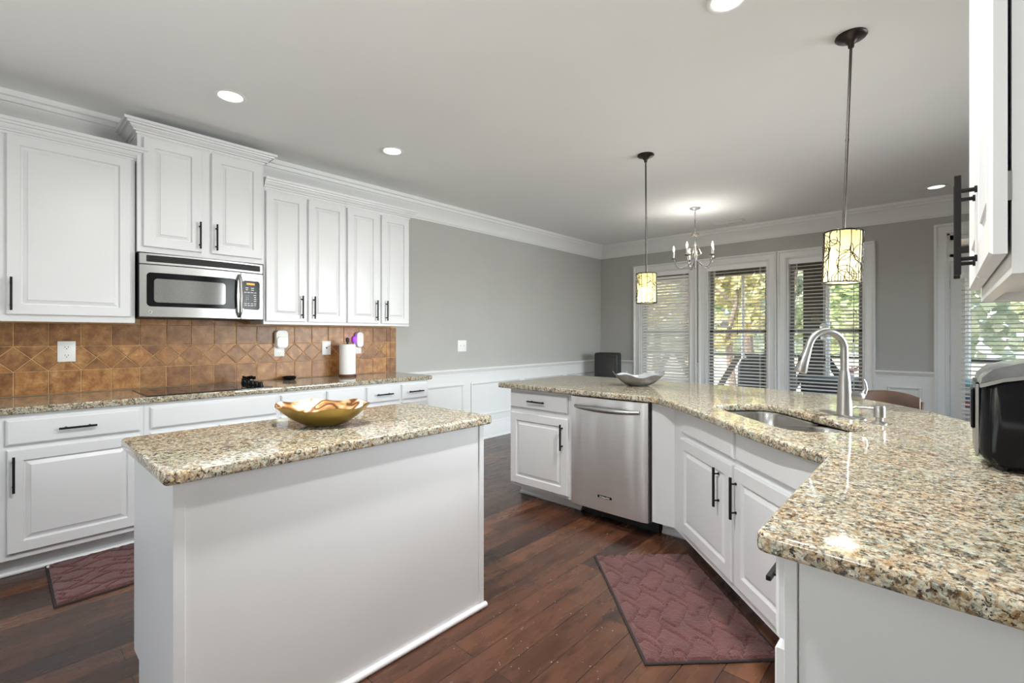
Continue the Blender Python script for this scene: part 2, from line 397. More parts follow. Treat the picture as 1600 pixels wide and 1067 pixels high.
w5 = struct(thing('window_5', None, None, (XR, SY0, SZ0)))  # added side window, unseen, made to go with the fill from the right
mb = MB()
for y in (0, .967, 1.933, 2.9): mb.box(-.03, .1, y - .04, y + .04, -.05, 1.81)
mb.box(-.03, .1, -.04, 2.94, -.06, .02).box(-.03, .1, -.04, 2.94, 1.74, 1.82).build('window_frame', 'trimw', w5, 0)
MB().box(.135, .14, 0, 2.9, 0, 1.76).build('pane', 'pane', w5, 0)
mb = MB().box(XP, XP + .12, YB, 1.84, 0, CEIL); mb.box(XP + .12, XR + .15, 1.72, 1.84, 0, CEIL)
struct(mb.build('wall_partition', 'wall', smooth=0))
WIN = [(-3.553, -2.765), (-2.520, -1.728), (-1.500, -.702)]
WZ0, WZ1 = .50, 2.285
DX0, DX1, DZ = .018, .93, 2.385
mb = MB(); xs = XL - .15
for a, b in WIN: mb.box(xs, a, YF, YF + .15, 0, CEIL); mb.box(a, b, YF, YF + .15, 0, WZ0); mb.box(a, b, YF, YF + .15, WZ1, CEIL); xs = b
mb.box(xs, DX0, YF, YF + .15, 0, CEIL); mb.box(DX0, DX1, YF, YF + .15, DZ, CEIL); mb.box(DX1, XR + .15, YF, YF + .15, 0, CEIL)
struct(mb.build('wall_far', 'wall', smooth=0))
RX0, RX1, RZ0, RZ1 = -2.3, -1.3, .9, 2.2
mb = MB().box(XL - .15, RX0, YB - .15, YB, 0, CEIL); mb.box(RX1, XP + .12, YB - .15, YB, 0, CEIL); mb.box(RX0, RX1, YB - .15, YB, 0, RZ0); mb.box(RX0, RX1, YB - .15, YB, RZ1, CEIL)
struct(mb.build('wall_back', 'wall', smooth=0))
w4 = struct(thing('window_4', None, None, (RX0, YB, RZ0)))  # added window behind the camera, built to frame the rear fill
mb = MB()
for x in (0, .5, 1.0): mb.box(x - .03, x + .03, -.1, .03, -.05, 1.35)
mb.box(-.04, 1.04, -.1, .03, -.06, .02); mb.box(-.04, 1.04, -.1, .03, 1.28, 1.36)
mb.build('window_frame', 'trimw', w4, 0); MB().box(0, 1.0, -.145, -.14, 0, 1.3).build('pane', 'pane', w4, 0)
# crown, chair rail, wainscot and baseboards
CROWN = [(0, 2.573), (.012, 2.573), (.016, 2.588), (.022, 2.592), (.03, 2.625), (.052, 2.672), (.078, 2.70), (.082, 2.712), (.094, 2.716), (.098, 2.742), (.112, 2.748), (.115, CEIL), (0, CEIL)]
o = MB().sweep([(XL, YB), (XL, YF), (XR, YF), (XR, 1.84)], CROWN, -1).build('trim_1', 'trimw', smooth=25); struct(o, 'white crown moulding under the ceiling')
RAIL = [(0, .815), (.008, .815), (.012, .828), (.012, .845), (.02, .852), (.026, .868), (.036, .874), (.038, .888), (.03, .896), (0, .896)]
def gaps_far(f):
    xs = XL
    for a, b in [(WIN[0][0] - .112, WIN[0][1] + .105), (WIN[1][0] - .112, WIN[1][1] + .092), (WIN[2][0] - .112, WIN[2][1] + .097), (DX0 - .1, DX1 + .1)]:
        f(xs, a); xs = b
    f(xs, XR)
mb = MB().sweep([(XL, 2.83), (XL, YF)], RAIL, -1)
gaps_far(lambda a, b: mb.sweep([(a, YF), (b, YF)], RAIL, -1))
struct(mb.build('trim_2', 'trimw', smooth=25), 'white chair rail')
WS = [(0, 0), (.01, 0), (.01, .82), (0, .82)]
mb = MB().sweep([(XL, 2.83), (XL, YF)], WS, -1)
gaps_far(lambda a, b: mb.sweep([(a, YF), (b, YF)], WS, -1))
for a, b in WIN: mb.box(a - .1, b + .1, YF - .01, YF, 0, WZ0 - .02)
struct(mb.build('trim_3', 'wains', smooth=0), 'white wainscot boards')
BASE = [(0, 0), (.034, 0), (.034, .012), (.024, .024), (.024, .15), (.021, .158), (.021, .172), (.016, .178), (.014, .2), (.01, .215), (0, .22)]
mb = MB().sweep([(XL, 2.83), (XL, YF)], BASE, -1); struct(mb.build('baseboard_left', 'trimw', smooth=25))
mb = MB(); mb.sweep([(XL, YF), (DX0 - .1, YF)], BASE, -1); mb.sweep([(DX1 + .1, YF), (XR, YF)], BASE, -1); struct(mb.build('baseboard_far', 'trimw', smooth=25))
def picture_frame(mb, a0, a1, z0, z1, place):
    pr = [(0, 0), (.0, .007), (.004, .016), (.012, .018), (.018, .012), (.024, .01), (.03, .0)]
    rings = []
    for off, h in pr:
        rings.append([place(a0 + off, z0 + off, h), place(a1 - off, z0 + off, h), place(a1 - off, z1 - off, h), place(a0 + off, z1 - off, h)])
    mb.loops(rings, False, False)
mb = MB()
for a, b in ((2.93, 3.797), (3.911, 4.815), (4.925, 5.80), (5.90, 6.78)): picture_frame(mb, a, b, .295, .716, lambda t, z, h: (XL + .01 + h, t, z))
for a, b in ((-4.16, -3.78), (-.487, -.189)): picture_frame(mb, a, b, .295, .72, lambda t, z, h: (t, YF - .01 - h, z))
struct(mb.build('trim_4', 'wains', smooth=25), 'raised picture-frame mouldings on the wainscot')
# windows
CAS = [(0, 0), (0, .018), (.012, .022), (.02, .016), (.075, .016), (.085, .03), (.098, .034), (.106, .028), (.106, 0)]
def casing(mb, x0, x1, z0, z1, prof=CAS, bottom=False):
    n = len(prof)
    def ring(f): return [f(o, h) for o, h in prof]
    rings = [ring(lambda o, h: (x0 - o, YF - h, z0)), ring(lambda o, h: (x0 - o, YF - h, z1 + o)), ring(lambda o, h: (x1 + o, YF - h, z1 + o)), ring(lambda o, h: (x1 + o, YF - h, z0))]
    mb.loops(rings)
def window(n, x0, x1):
    w = struct(thing('window_%d' % n, None, None, (0, 0, 0)))
    mb = MB(); casing(mb, x0 - .004, x1 + .004, WZ0 - .03, WZ1); mb.build('casing', 'trimw', w, 25)
    mb = MB().box(x0, x0 + .014, YF - .005, YF + .15, WZ0, WZ1); mb.box(x1 - .014, x1, YF - .005, YF + .15, WZ0, WZ1); mb.box(x0, x1, YF - .005, YF + .15, WZ1 - .014, WZ1)
    mb.build('jamb', 'trimw', w, 0)
    mb = MB().box(x0 - .12, x1 + .12, YF - .06, YF + .15, WZ0 - .03, WZ0, .006); mb.box(x0 - .1, x1 + .1, YF - .02, YF, WZ0 - .12, WZ0 - .03); mb.build('sill', 'trimw', w, 30)
    a, b = x0 + .014, x1 - .014; zm = 1.345
    mb = MB()
    for (za, zb, y) in ((WZ0, zm + .022, YF + .085), (zm - .022, WZ1 - .014, YF + .115)):
        mb.box(a, a + .045, y, y + .03, za, zb); mb.box(b - .045, b, y, y + .03, za, zb); mb.box(a, b, y, y + .03, za, za + .045); mb.box(a, b, y, y + .03, zb - .045, zb)
    mb.build('sash', 'vinyl', w, 0)
    mb = MB().box(a + .04, b - .04, YF + .098, YF + .101, WZ0 + .04, zm); mb.box(a + .04, b - .04, YF + .128, YF + .131, zm, WZ1 - .05); mb.build('pane', 'pane', w, 0)
def blind(label, x0, x1, z0, z1, y, tilt, cords=True, wand=None, bow=.0):
    t = thing('window_blind', label, 'blind', ((x0 + x1) / 2, y, z1))
    w = (x1 - x0) / 2; h = z1 - z0
    MB().box(-w, w, -.034, -.026, -.062, 0, .003).box(-w, w, -.026, .02, -.045, 0).build('valance', 'slat', t, 30)
    mb = MB(); p = .0445; n = int((h - .08) / p); ca, sa = math.cos(tilt), math.sin(tilt)
    for i in range(n):
        z = -.072 - i * p - .5 * p + random.uniform(-.0012, .0012)
        ring = [(-.0245, -.0015), (-.012, .0012), (.012, .0012), (.0245, -.0015), (.012, -.0015), (-.012, -.0015)]
        rr = [[(x, a * ca - b * sa, z + a * sa + b * ca) for a, b in ring] for x in (-w + .004, w - .004)]
        mb.loops(rr)
    mb.build('slats', 'slat', t, 30)
    MB().box(-w + .004, w - .004, -.025, .025, -h, -h + .02, .004).build('bottom_rail', 'slat', t, 30)
    mb = MB()
    for x in (-w * .78, w * .78):
        for yy in (-.025, .025): mb.box(x - .0018, x + .0018, yy - .001, yy + .001, -h + .01, -.05)
    mb.build('ladder_cord', 'slat', t, 0)
    if wand:
        wx, wz = wand
        MB().tube([(wx, -.032, -.06), (wx, -.034, -wz)], .0018, 6).tube([(wx, -.034, -wz), (wx, -.034, -wz - .035)], [.004, .009], 8).build('pull_cord', 'blackmat', t)
    return t
for i, (a, b) in enumerate(WIN): window(i + 1, a, b)
blind('closed white slatted blind in the window at the corner end', WIN[0][0] + .016, WIN[0][1] - .016, WZ0 + .01, WZ1 - .014, YF + .035, math.radians(52))
blind('open white slatted blind in the middle window of three', WIN[1][0] + .016, WIN[1][1] - .016, WZ0 + .01, WZ1 - .014, YF + .035, math.radians(17), wand=(.02, .93))
blind('open white slatted blind in the window behind the faucet', WIN[2][0] + .016, WIN[2][1] - .016, WZ0 + .01, WZ1 - .014, YF + .035, math.radians(16), wand=(.30, 1.02))
# door with transom
d = struct(thing('door_1', None, None, (0, 0, 0)))
mb = MB(); casing(mb, DX0, DX1, 0, DZ); mb.build('casing', 'trimw', d, 25)
mb = MB().box(DX0, DX0 + .02, YF, YF + .15, 0, DZ).box(DX1 - .02, DX1, YF, YF + .15, 0, DZ).box(DX0, DX1, YF, YF + .15, DZ - .02, DZ).box(DX0, DX1, YF - .004, YF + .15, 2.085, 2.13)
mb.build('jamb', 'trimw', d, 0)
y0, y1 = YF + .03, YF + .075
mb = MB().box(DX0 + .02, DX0 + .14, y0, y1, .01, 2.08, .002).box(DX1 - .14, DX1 - .02, y0, y1, .01, 2.08, .002).box(DX0 + .14, DX1 - .14, y0, y1, .01, .28).box(DX0 + .14, DX1 - .14, y0, y1, 1.96, 2.08)
mb.build('door_slab', 'trimw', d, 30)
MB().box(DX0 + .13, DX1 - .13, y0 + .02, y0 + .024, .27, 1.97).build('pane', 'pane', d, 0)
mb = MB().box(DX0 + .02, DX0 + .075, y0, y1, 2.13, DZ - .02).box(DX1 - .075, DX1 - .02, y0, y1, 2.13, DZ - .02).box(DX0 + .02, DX1 - .02, y0, y1, 2.13, 2.165).box(DX0 + .02, DX1 - .02, y0, y1, 2.315, DZ - .02)
mb.build('transom_frame', 'trimw', d, 0)
MB().box(DX0 + .07, DX1 - .07, y0 + .02, y0 + .024, 2.16, 2.32).build('transom_pane', 'pane', d, 0)
for z in (1.838, 1.038, .22): MB().box(DX0 - .006, DX0 + .022, YF + .012, YF + .031, z - .045, z + .045, .002).build('hinge', 'bronze', d, 0)
MB().tube([(DX1 - .08, y0, 1.0), (DX1 - .08, y0 - .05, 1.0), (DX1 - .18, y0 - .055, 1.0)], .011).build('handle', 'bronze', d)
blind('white slatted blind hanging on the glass door', DX0 + .105, DX1 - .105, .22, 1.955, YF + .005, math.radians(15))
# ------------------------------------------------------------------ cabinets
def pull(parent, L=.19, vertical=True, x=0, z=0, y=-.02, so=.027):
    """black bar pull; local -y is out of the front"""
    a = L / 2; q = a - .030
    mb = MB()
    if vertical:
        mb.box(-.0055, .0055, -so - .005, -so + .005, -a, a, .0012)
        for s in (-q, q): mb.tube([(0, -so, s), (0, -.004, s)], .004, 8); mb.tube([(0, -.004, s), (0, .0005, s)], .0065, 10)
    else:
        mb.box(-a, a, -so - .005, -so + .005, -.0055, .0055, .0012)
        for s in (-q, q): mb.tube([(s, -so, 0), (s, -.004, 0)], .004, 8); mb.tube([(s, -.004, 0), (s, .0005, 0)], .0065, 10)
    o = mb.build('handle', 'black', parent); o.location = (x, y, z); return o
def door(parent, x0, x1, z0, z1, hx=None, hz=None, fw=.058, name='door', th=.02, raised=True, so=.027):
    mb = MB(); rings = []
    seq = [(0, 0), (0, -th + .004), (.004, -th)]
    if raised: seq += [(fw, -th), (fw + .003, -th + .004), (fw + .006, -th + .012), (fw + .011, -th + .0125), (fw + .030, -th + .004), (fw + .032, -th + .001), (fw + .036, -th + .0005)]
    for o, y in seq: rings.append([(x0 + o, y, z0 + o), (x1 - o, y, z0 + o), (x1 - o, y, z1 - o), (x0 + o, y, z1 - o)])
    mb.loops(rings)
    o = mb.build(name, 'cab', parent, 20)
    if hx is not None: pull(o, .19, True, hx, hz, -th, so)
    return o
def drawer(parent, x0, x1, z0, z1, handle=True, L=.165):
    mb = MB(); rings = []
    for o, y in [(0, 0), (0, -.013), (.004, -.017), (.010, -.02), (.016, -.02)]: rings.append([(x0 + o, y, z0 + o), (x1 - o, y, z0 + o), (x1 - o, y, z1 - o), (x0 + o, y, z1 - o)])
    mb.loops(rings); o = mb.build('drawer', 'cab', parent, 20)
    if handle: pull(o, L, False, (x0 + x1) / 2, (z0 + z1) / 2, -.02)
    return o
def base_body(parent, w, d=.61, toe=.075, z1=.874, shoe=True):
    mb = MB().box(0, w, 0, d, .105, z1); mb.build('carcass', 'cab', parent, 0)
    mb = MB().box(0, w, toe, d, 0, .105)
    if shoe: mb.tube([(0, toe - .004, .008), (w, toe - .004, .008)], .012, 10)
    mb.build('toe_kick', 'cab', parent)
LF = -3.65                                   # face of the wall run; local x runs along +Y
def wall_base(label, y0, y1, build):
    t = thing('base_cabinet', label, 'cabinet', (LF, y0, 0), PI / 2, 'white base cabinets along the tiled wall')
    base_body(t, y1 - y0 - .001); build(t, y0); return t
def b0(t, o): drawer(t, .04, .575, .712, .848); door(t, .04, .575, .14, .688, .52, .56)
def b1(t, o): drawer(t, .037 - o, .600 - o, .712, .848, L=.16); door(t, .042 - o, .600 - o, .14, .688, .066 - o, .56)
def b2(t, o): drawer(t, .653 - o, 1.402 - o, .716, .848, False); door(t, .653 - o, 1.022 - o, .14, .688, .99 - o, .56); door(t, 1.032 - o, 1.402 - o, .14, .688, 1.064 - o, .56)
def b3(t, o):
    drawer(t, 1.436 - o, 1.772 - o, .712, .848, False); drawer(t, 1.79 - o, 2.118 - o, .712, .848, False)
    door(t, 1.436 - o, 1.772 - o, .14, .688, 1.74 - o, .56); door(t, 1.79 - o, 2.118 - o, .14, .688, 1.82 - o, .56)
def b4(t, o):
    drawer(t, 2.142 - o, 2.465 - o, .712, .848); drawer(t, 2.495 - o, 2.778 - o, .712, .848)
    door(t, 2.142 - o, 2.465 - o, .14, .688, 2.435 - o, .56); door(t, 2.495 - o, 2.778 - o, .14, .688, 2.525 - o, .56)
wall_base('white base cabinet at the near end of the wall run, beyond the wide-drawer cabinet', -.62, 0, b0)
wall_base('white base cabinet with wide drawer over one large door, nearest to the small rug', 0, .62, b1)
wall_base('white base cabinet with plain false drawer front under the cooktop', .62, 1.42, b2)
wall_base('white two-drawer base cabinet between cooktop and paper towel, behind the gold bowl', 1.42, 2.13, b3)
wall_base('white two-drawer base cabinet at the free end of the wall counter', 2.13, 2.80, b4)
o = slab('countertop', fillet([(XL + .001, -.95), (-3.622, -.95), (-3.622, 2.832), (XL + .001, 2.832)], [0, 0, .015, 0]), [], .876, .914, .007, 'granite')
tag(o, 'long speckled granite worktop running along the tiled wall', 'countertop')
# upper cabinets
def upper(label, y0, y1, z0, z1, xf, doors, crown_z, crown_path, fw=.055):
    t = thing('wall_cabinet', label, 'cabinet', (xf, y0, z0), PI / 2, 'white wall cabinets over the tiled wall')
    d = xf - XL - .002; h = z1 - z0; w = y1 - y0 - .001
    mb = MB().box(0, w, 0, .02, 0, h).box(0, .016, .02, d, 0, h).box(w - .016, w, .02, d, 0, h).box(.016, w - .016, .02, d, .012, h)
    mb.build('carcass', 'cab', t, 0)
    for (a, b, za, zb, hx, hz) in doors: door(t, a - y0, b - y0, za - z0, zb - z0, hx - y0, hz - z0, fw)
    if crown_path:
        cz = crown_z
        pr = [(-.002, cz - .006), (.006, cz - .006), (.007, cz + .010), (.018, cz + .012), (.019, cz + .020), (.024, cz + .024), (.034, cz + .038), (.036, cz + .046), (.048, cz + .048), (.050, cz + .060), (.060, cz + .062), (.062, cz + .08), (-.002, cz + .08)]
        if cz > 2.5: pr = [(o * 1.25, cz + (z - cz) * .92) for o, z in pr]
        MB().sweep([(p - y0, q - 0) for p, q in crown_path], [(o, z - z0) for o, z in pr], -1).build('crown', 'cab', t, 25)
    return t
UF = -3.965
upper('white wall cabinet at the near end of the wall run, beyond the wide-door cabinet', -.62, -.001, 1.378, 2.465, UF, [(-.6, -.02, 1.417, 2.45, -.05, 1.535)], 2.456, [(-.62, 0), (-.001, 0)])
upper('white wall cabinet with one very wide door beside the microwave', 0, .628, 1.378, 2.465, UF, [(.043, .603, 1.417, 2.452, .062, 1.535)], 2.456, [(0, 0), (.628, 0), (.628, .02)])
MFc = -3.934; dm = MFc - XL - .004
upper('taller white two-door wall cabinet above the microwave', .634, 1.42, 1.852, 2.64, MFc, [(.664, .999, 1.888, 2.615, .984, 2.005), (1.059, 1.402, 1.888, 2.615, 1.088, 2.005)], 2.634, [(.634, dm), (.634, 0), (1.42, 0), (1.42, dm)], .06)
du = UF - XL - .004
upper('white tall two-door wall cabinet right beside the microwave', 1.43, 2.122, 1.385, 2.47, UF, [(1.443, 1.757, 1.408, 2.44, 1.723, 1.53), (1.781, 2.112, 1.408, 2.44, 1.824, 1.53)], 2.460, [(1.43, 0), (2.122, 0)])
upper('white tall two-door wall cabinet above the paper towel holder', 2.123, 2.803, 1.385, 2.47, UF, [(2.134, 2.45, 1.408, 2.44, 2.423, 1.53), (2.481, 2.789, 1.408, 2.44, 2.529, 1.53)], 2.460, [(2.123, 0), (2.803, 0), (2.803, du)])
# tiled splash
bs = thing('tile_backsplash', 'tan travertine tile backsplash with a band of diamonds', 'backsplash', (XL, 0, .914))
MB().box(.001, .008, -.95, 2.852, .002, .474).box(.001, .008, .63, 1.43, .47, .52).build('grout_bed', 'grout', bs, 0)
mb = MB()
def tile(poly, g=.0022):
    c = Vector((sum(p[0] for p in poly) / len(poly), sum(p[1] for p in poly) / len(poly)))
    def shrink(p, k):
        v = Vector(p) - c; L = v.length; return c + v * max(.1, (L - k * 1.5) / L)
    r0 = [shrink(p, g) for p in poly]; r1 = [shrink(p, g + .0025) for p in poly]
    mb.loops([[(.006, p.x, p.y) for p in r0], [(.0105, p.x, p.y) for p in r0], [(.0125, p.x, p.y) for p in r1]], False, True)
y = .078 - 7 * .1561; zs = (.002, .152, .311, .462)
while y < 2.70:
    y2 = y + .1561
    tile([(y, zs[0]), (y2, zs[0]), (y2, zs[1]), (y, zs[1])])
    if .6 < y < 1.40: tile([(y, zs[2]), (y2, zs[2]), (y2, zs[3]), (y, zs[3])]); tile([(y, zs[3]), (y2, zs[3]), (y2, zs[3] + .055), (y, zs[3] + .055)])
    else: tile([(y, zs[2]), (y2, zs[2]), (y2, zs[3]), (y, zs[3])])
    m_, zm = (y + y2) / 2, (zs[1] + zs[2]) / 2
    tile([(y, zs[1]), (m_, zm), (y, zs[2]), (y - .078, zm)])
    tile([(y, zs[1]), (y2, zs[1]), (m_, zm)]); tile([(y, zs[2]), (m_, zm), (y2, zs[2])])
    y = y2
tile([(y, zs[1]), (y, zs[2]), (y - .078, zm)])
for a, b in ((y + .001, y + .046), (y + .047, 2.851)):
    for k in range(3): tile([(a, zs[k]), (b, zs[k]), (b, zs[k + 1]), (a, zs[k + 1])], .0015)
mb.build('tiles', 'tile', bs, 20)
# outlets and switches on the tiles
def plate(name, label, y, z, w=.085, h=.125, kind='outlet', x=XL + .0125, cat='outlet', group=None):
    t = thing(name, label, cat, (x, y, z), PI / 2, group)
    MB().box(-w / 2, w / 2, -.006, 0, -h / 2, h / 2, .002, 2).build('cover_plate', 'plate', t, 30)
    if kind == 'outlet':
        for s in (-.027, .027):
            r = MB().loops and MB(); ring = [(px, -.0075, s + pz) for px, pz in rrect(-.017, .017, -.014, .014, .011)]
            r.loops([[(a, -.004, c) for a, b, c in ring], ring]); f = r.build('socket', 'plate', t, 30)
            MB().box(-.009, -.0065, -.0082, -.007, s - .003, s + .007).box(.0065, .009, -.0082, -.007, s - .003, s + .007).box(-.0025, .0025, -.0082, -.007, s - .012, s - .007).build('slot', 'dark', f, 0)
    elif kind == 'jack':
        MB().tube([(0, -.005, 0), (0, -.011, 0)], .0065, 12).build('jack', 'dark', t)
    elif kind == 'double':
        for s in (-.03, .03): MB().box(s - .005, s + .005, -.018, -.004, -.004, .014, .002).build('toggle', 'plate', t, 30)
    return t
plate('wall_outlet', 'white double outlet on the tiles below the wide-door wall cabinet', .318, 1.19, .088, .135)
t = plate('wall_outlet', 'white outlet carrying a white plug-in unit, next to the microwave', 1.664, 1.17, .088, .112)
t2 = thing('plug_in_device', 'white rounded plug-in unit in the outlet next to the microwave', 'plug-in', (XL + .0185, 1.675, 1.262), PI / 2)
mb = MB(); R = rrect(-.052, .052, -.078, .078, .03)
mb.loops([[(a, 0, b) for a, b in R], [(a, -.028, b) for a, b in R], [(a * .94, -.036, b * .96) for a, b in R]]); mb.build('housing', 'plate', t2, 30)
mb = MB(); R = rrect(-.047, .047, -.07, .022, .026); mb.loops([[(a, -.034, b) for a, b in R], [(a, -.043, b) for a, b in R], [(a * .93, -.047, b * .96) for a, b in R]]); mb.build('front_cover', 'plate', t2, 30)
plate('wall_plate', 'small white jack plate on the tiles beside the paper towel', 2.088, 1.18, .083, .13, 'jack', cat='wall plate')
plate('wall_outlet', 'white outlet half hidden behind the paper towel roll', 2.405, 1.18, .08, .125)
t3 = thing('night_light', 'slim white plug-in with a violet glow behind the paper towel roll', 'night light', (XL + .0185, 2.412, 1.255), PI / 2)
mb = MB(); R = rrect(-.036, .036, -.075, .075, .03); mb.loops([[(a, 0, b) for a, b in R], [(a, -.03, b) for a, b in R], [(a * .9, -.04, b * .95) for a, b in R]]); mb.build('housing', 'plate', t3, 30)
MB().sphere((-.05, -.018, .0), .018, .9, .9, 1.9).build('lamp_lens', 'violet', t3)
light('violet_glow', 'POINT', (XL + .06, 2.345, 1.27), .07, (.30, .08, 1), shadow_soft_size=.02)
plate('light_switch', 'white two-gang light switch on the grey wall', 3.78, 1.17, .135, .135, 'double', XL, 'switch')
# ------------------------------------------------------------------ microwave
mw = thing('microwave', 'stainless over-the-range microwave above the cooktop', 'microwave', (-3.914, .642, 1.418), PI / 2)
w, h = .762, .425
MB().box(0, w, .012, .345, .01, h).build('housing', 'blackmat', mw, 0)
def bow(x): return -.034 * (1 - ((x - w / 2) / (w / 2)) ** 2)
def bowed(x0, x1, z0, z1, off, th, r=.012, n=14):
    """panel that follows the bowed front"""
    m = MB(); P = rrect(x0, x1, z0, z1, r, 5); rings = []
    xs = sorted({x0 + (x1 - x0) * k / n for k in range(n + 1)} | {x0 + r * (1 - math.cos(k * PI / 14)) for k in range(8)} | {x1 - r * (1 - math.cos(k * PI / 14)) for k in range(8)})
    fr, bk = [], []
    for (lo, hi) in [(z0, z1)]:
        for i, x in enumerate(xs):
            e = min(x - x0, x1 - x); c = 0 if e >= r else r - math.sqrt(max(0, r * r - (r - e) ** 2))
            fr.append((x, bow(x) + off - th, lo + c, hi - c))
    V = []
    for x, y, a, b in fr:
        V.append([(x, y + th, a), (x, y + .002, a), (x, y, a + .003), (x, y, b - .003), (x, y + .002, b), (x, y + th, b)])
    m.loops([list(r_) for r_ in V]); return m
bowed(0, w, .352, h, .012, .016, .004).build('vent_panel', 'steelsmooth', mw, 30)
vg = bowed(.035, w - .02, .368, .412, -.002, .004, .006).build('vent_grille', 'blackmat', mw, 30)
mb = MB()
for k in range(4):
    z = .374 + k * .0105
    mb.tube([(x, bow(x) - .007, z) for x in [.045 + (w - .075) * i / 12 for i in range(13)]], .0022, 6)
mb.build('vent_louver', 'black', vg)
md = bowed(0, .598, .0, .349, .012, .018, .004).build('door', 'steelsmooth', mw, 30)
bowed(.036, .572, .07, .298, -.0055, .002, .024).build('door_frame', 'blackpl', md, 30)
m, nt, b = mat('microwave_window'); b.inputs['Base Color'].default_value = (.20, .20, .19, 1); b.inputs['Roughness'].default_value = .12; b.inputs['Specular IOR Level'].default_value = .6
vv = N(nt, 'ShaderNodeTexVoronoi', Scale=400); nt.links.new(coords(nt), vv.inputs['Vector']); rr = ramp(nt, vv.outputs[0], [(.2, (.14, .14, .135)), (.6, (.24, .24, .23))]); nt.links.new(rr.outputs[0], b.inputs['Base Color']); M['mwwin'] = m
bowed(.075, .495, .098, .258, -.0072, .002, .02).build('window', 'mwwin', md, 30)
MB().tube([(.588, bow(.588) - .006, .016), (.588, bow(.588) - .04, .05), (.588, bow(.588) - .052, .17), (.588, bow(.588) - .04, .29), (.588, bow(.588) - .006, .325)], [.013, .0125, .012, .0125, .013], 12).build('handle', 'chrome', md)
e = MB().tube([(.055, bow(.055) - .004, .034), (.055, bow(.055) - .009, .034)], .012, 20).build('emblem', 'chrome', md)
mb = MB()
for k in range(3): mb.tube([(.055 + .005 * math.cos(q * .5 + k * 2.1) * (1 - q * .06), bow(.055) - .0095, .034 + .006 * math.sin(q * .5 + k * 2.1)) for q in range(7)], .0012, 5)
mb.build('emblem_script', 'dark', e)
mc = bowed(.603, w, .0, .349, .012, .018, .004).build('control_panel', 'steelsmooth', mw, 30)
bowed(.612, .738, .072, .292, -.0055, .002, .018).build('control_glass', 'blackpl', mc, 30)
bowed(.640, .70, .258, .276, -.0072, .001, .002, 6).build('display', 'amber', mc, 30)
for k, row in enumerate(('1  2  3', '4  5  6', '7  8  9', '   0')):
    text('key_numerals', row, .011, 'plate', mc, (.625, bow(.65) - .009, .178 - k * .0145), (PI / 2, 0, 0), 'LEFT')
mb = MB()
for (x, z, L) in [(.632, .236, .02), (.672, .236, .022), (.634, .222, .016), (.672, .222, .02), (.622, .202, .018), (.645, .202, .02), (.67, .202, .018), (.695, .202, .016), (.69, .182, .02), (.695, .167, .014), (.694, .152, .016), (.694, .137, .016), (.622, .118, .02), (.648, .118, .012), (.67, .118, .016), (.694, .118, .016), (.622, .104, .02), (.65, .104, .014), (.67, .104, .018), (.695, .104, .012)]:
    mb.box(x, x + L, bow(x) - .0093, bow(x) - .0085, z - .002, z + .002)
mb.build('key_captions', 'plate', mc, 0)
MB().box(.0, w, .012, .34, -.004, .012).build('underside', 'blackmat', mw, 0)
# ------------------------------------------------------------------ things on the wall counter
ct = thing('cooktop', 'black glass electric cooktop set in the wall counter', 'cooktop', (-3.905, 1.0, .914))
mb = MB(); mb.prism(rrect(-.255, .255, -.36, .385, .012), .0005, .006); mb.build('glass_top', 'glassblack', ct, 30)
m = plain('burner_ring_print', (.05, .05, .052), .2); M['ring'] = m
for x, y, r in ((-.13, -.2, .09), (.13, -.2, .075), (-.13, .08, .075), (.12, .08, .1)): MB().lathe([(r, .0062), (r, .0066), (r - .004, .0066), (r - .004, .0062)], (x, y, 0), 40, False, False).build('burner_ring', 'ring', ct)
for k in range(5):
    MB().lathe([(.021, .006), (.021, .012), (.017, .016), (.016, .032), (.012, .036)], (.17 - .085 * k, .325, 0), 20).box(.168 - .085 * k, .172 - .085 * k, .31, .34, .03, .039).build('knob', 'blackpl', ct)
tr = thing('trivet', 'tangled black wire trivet lying on the cooktop corner', 'trivet', (-4.0, 1.335, .95))
mb = MB(); rr_ = random.Random(3)
for k in range(9):
    a = rr_.uniform(0, 6); mb.tube([(.055 * math.cos(a + q * .7) * rr_.uniform(.5, 1), .035 * math.sin(a * 1.3 + q * .9), .004 + .01 * (q % 3) + rr_.uniform(0, .004)) for q in range(8)], .004, 6)
mb.build('wire', 'blackpl', tr)
sr = thing('spoon_rest', 'small black oval dish against the tiles', 'dish', (-4.165, 1.712, .914))
def oval_bowl(ax, ay, h, base=.45, wave=.0, lobes=4, th=.004, nr=10, seg=48, lift=0., phase=0., power=2.0, back=0.):
    m = MB(); rings = []
    def P(t, k, off):
        a = 2 * PI * k / seg; f = base + (1 - base) * t
        z = h * t ** power + wave * t ** 3 * math.cos(lobes * a + phase) + lift * t ** 3 * abs(math.cos(a)) ** 3 + back * t ** 3 * max(0, math.sin(a))
        return (math.cos(a) * (ax * f - off), math.sin(a) * (ay * f - off), z)
    for i in range(nr + 1): rings.append([P(i / nr, k, 0) for k in range(seg)])
    inn = []
    for i in range(nr, -1, -1): inn.append([(P(i / nr, k, th * 1.2)[0], P(i / nr, k, th * 1.2)[1], P(i / nr, k, 0)[2] + (th if i < nr else 0)) for k in range(seg)])
    return m, rings, inn
m_, ro, ri = oval_bowl(.075, .055, .03, .6); m_.loops(ro + ri); m_.build('dish', 'blackpl', sr)
pt = thing('paper_towel_holder', 'white paper towel roll on a dark wooden stand', 'paper towel', (-4.10, 2.215, .914))
MB().lathe([(.076, 0), (.078, .006), (.078, .016), (.073, .022)], (0, 0, 0), 36).build('stand_base', 'wood', pt)
MB().lathe([(.02, .023), (.071, .023), (.0715, .026), (.0715, .296), (.07, .299), (.02, .299)], (0, 0, 0), 40, True, True).build('paper_roll', 'paper', pt, 40)
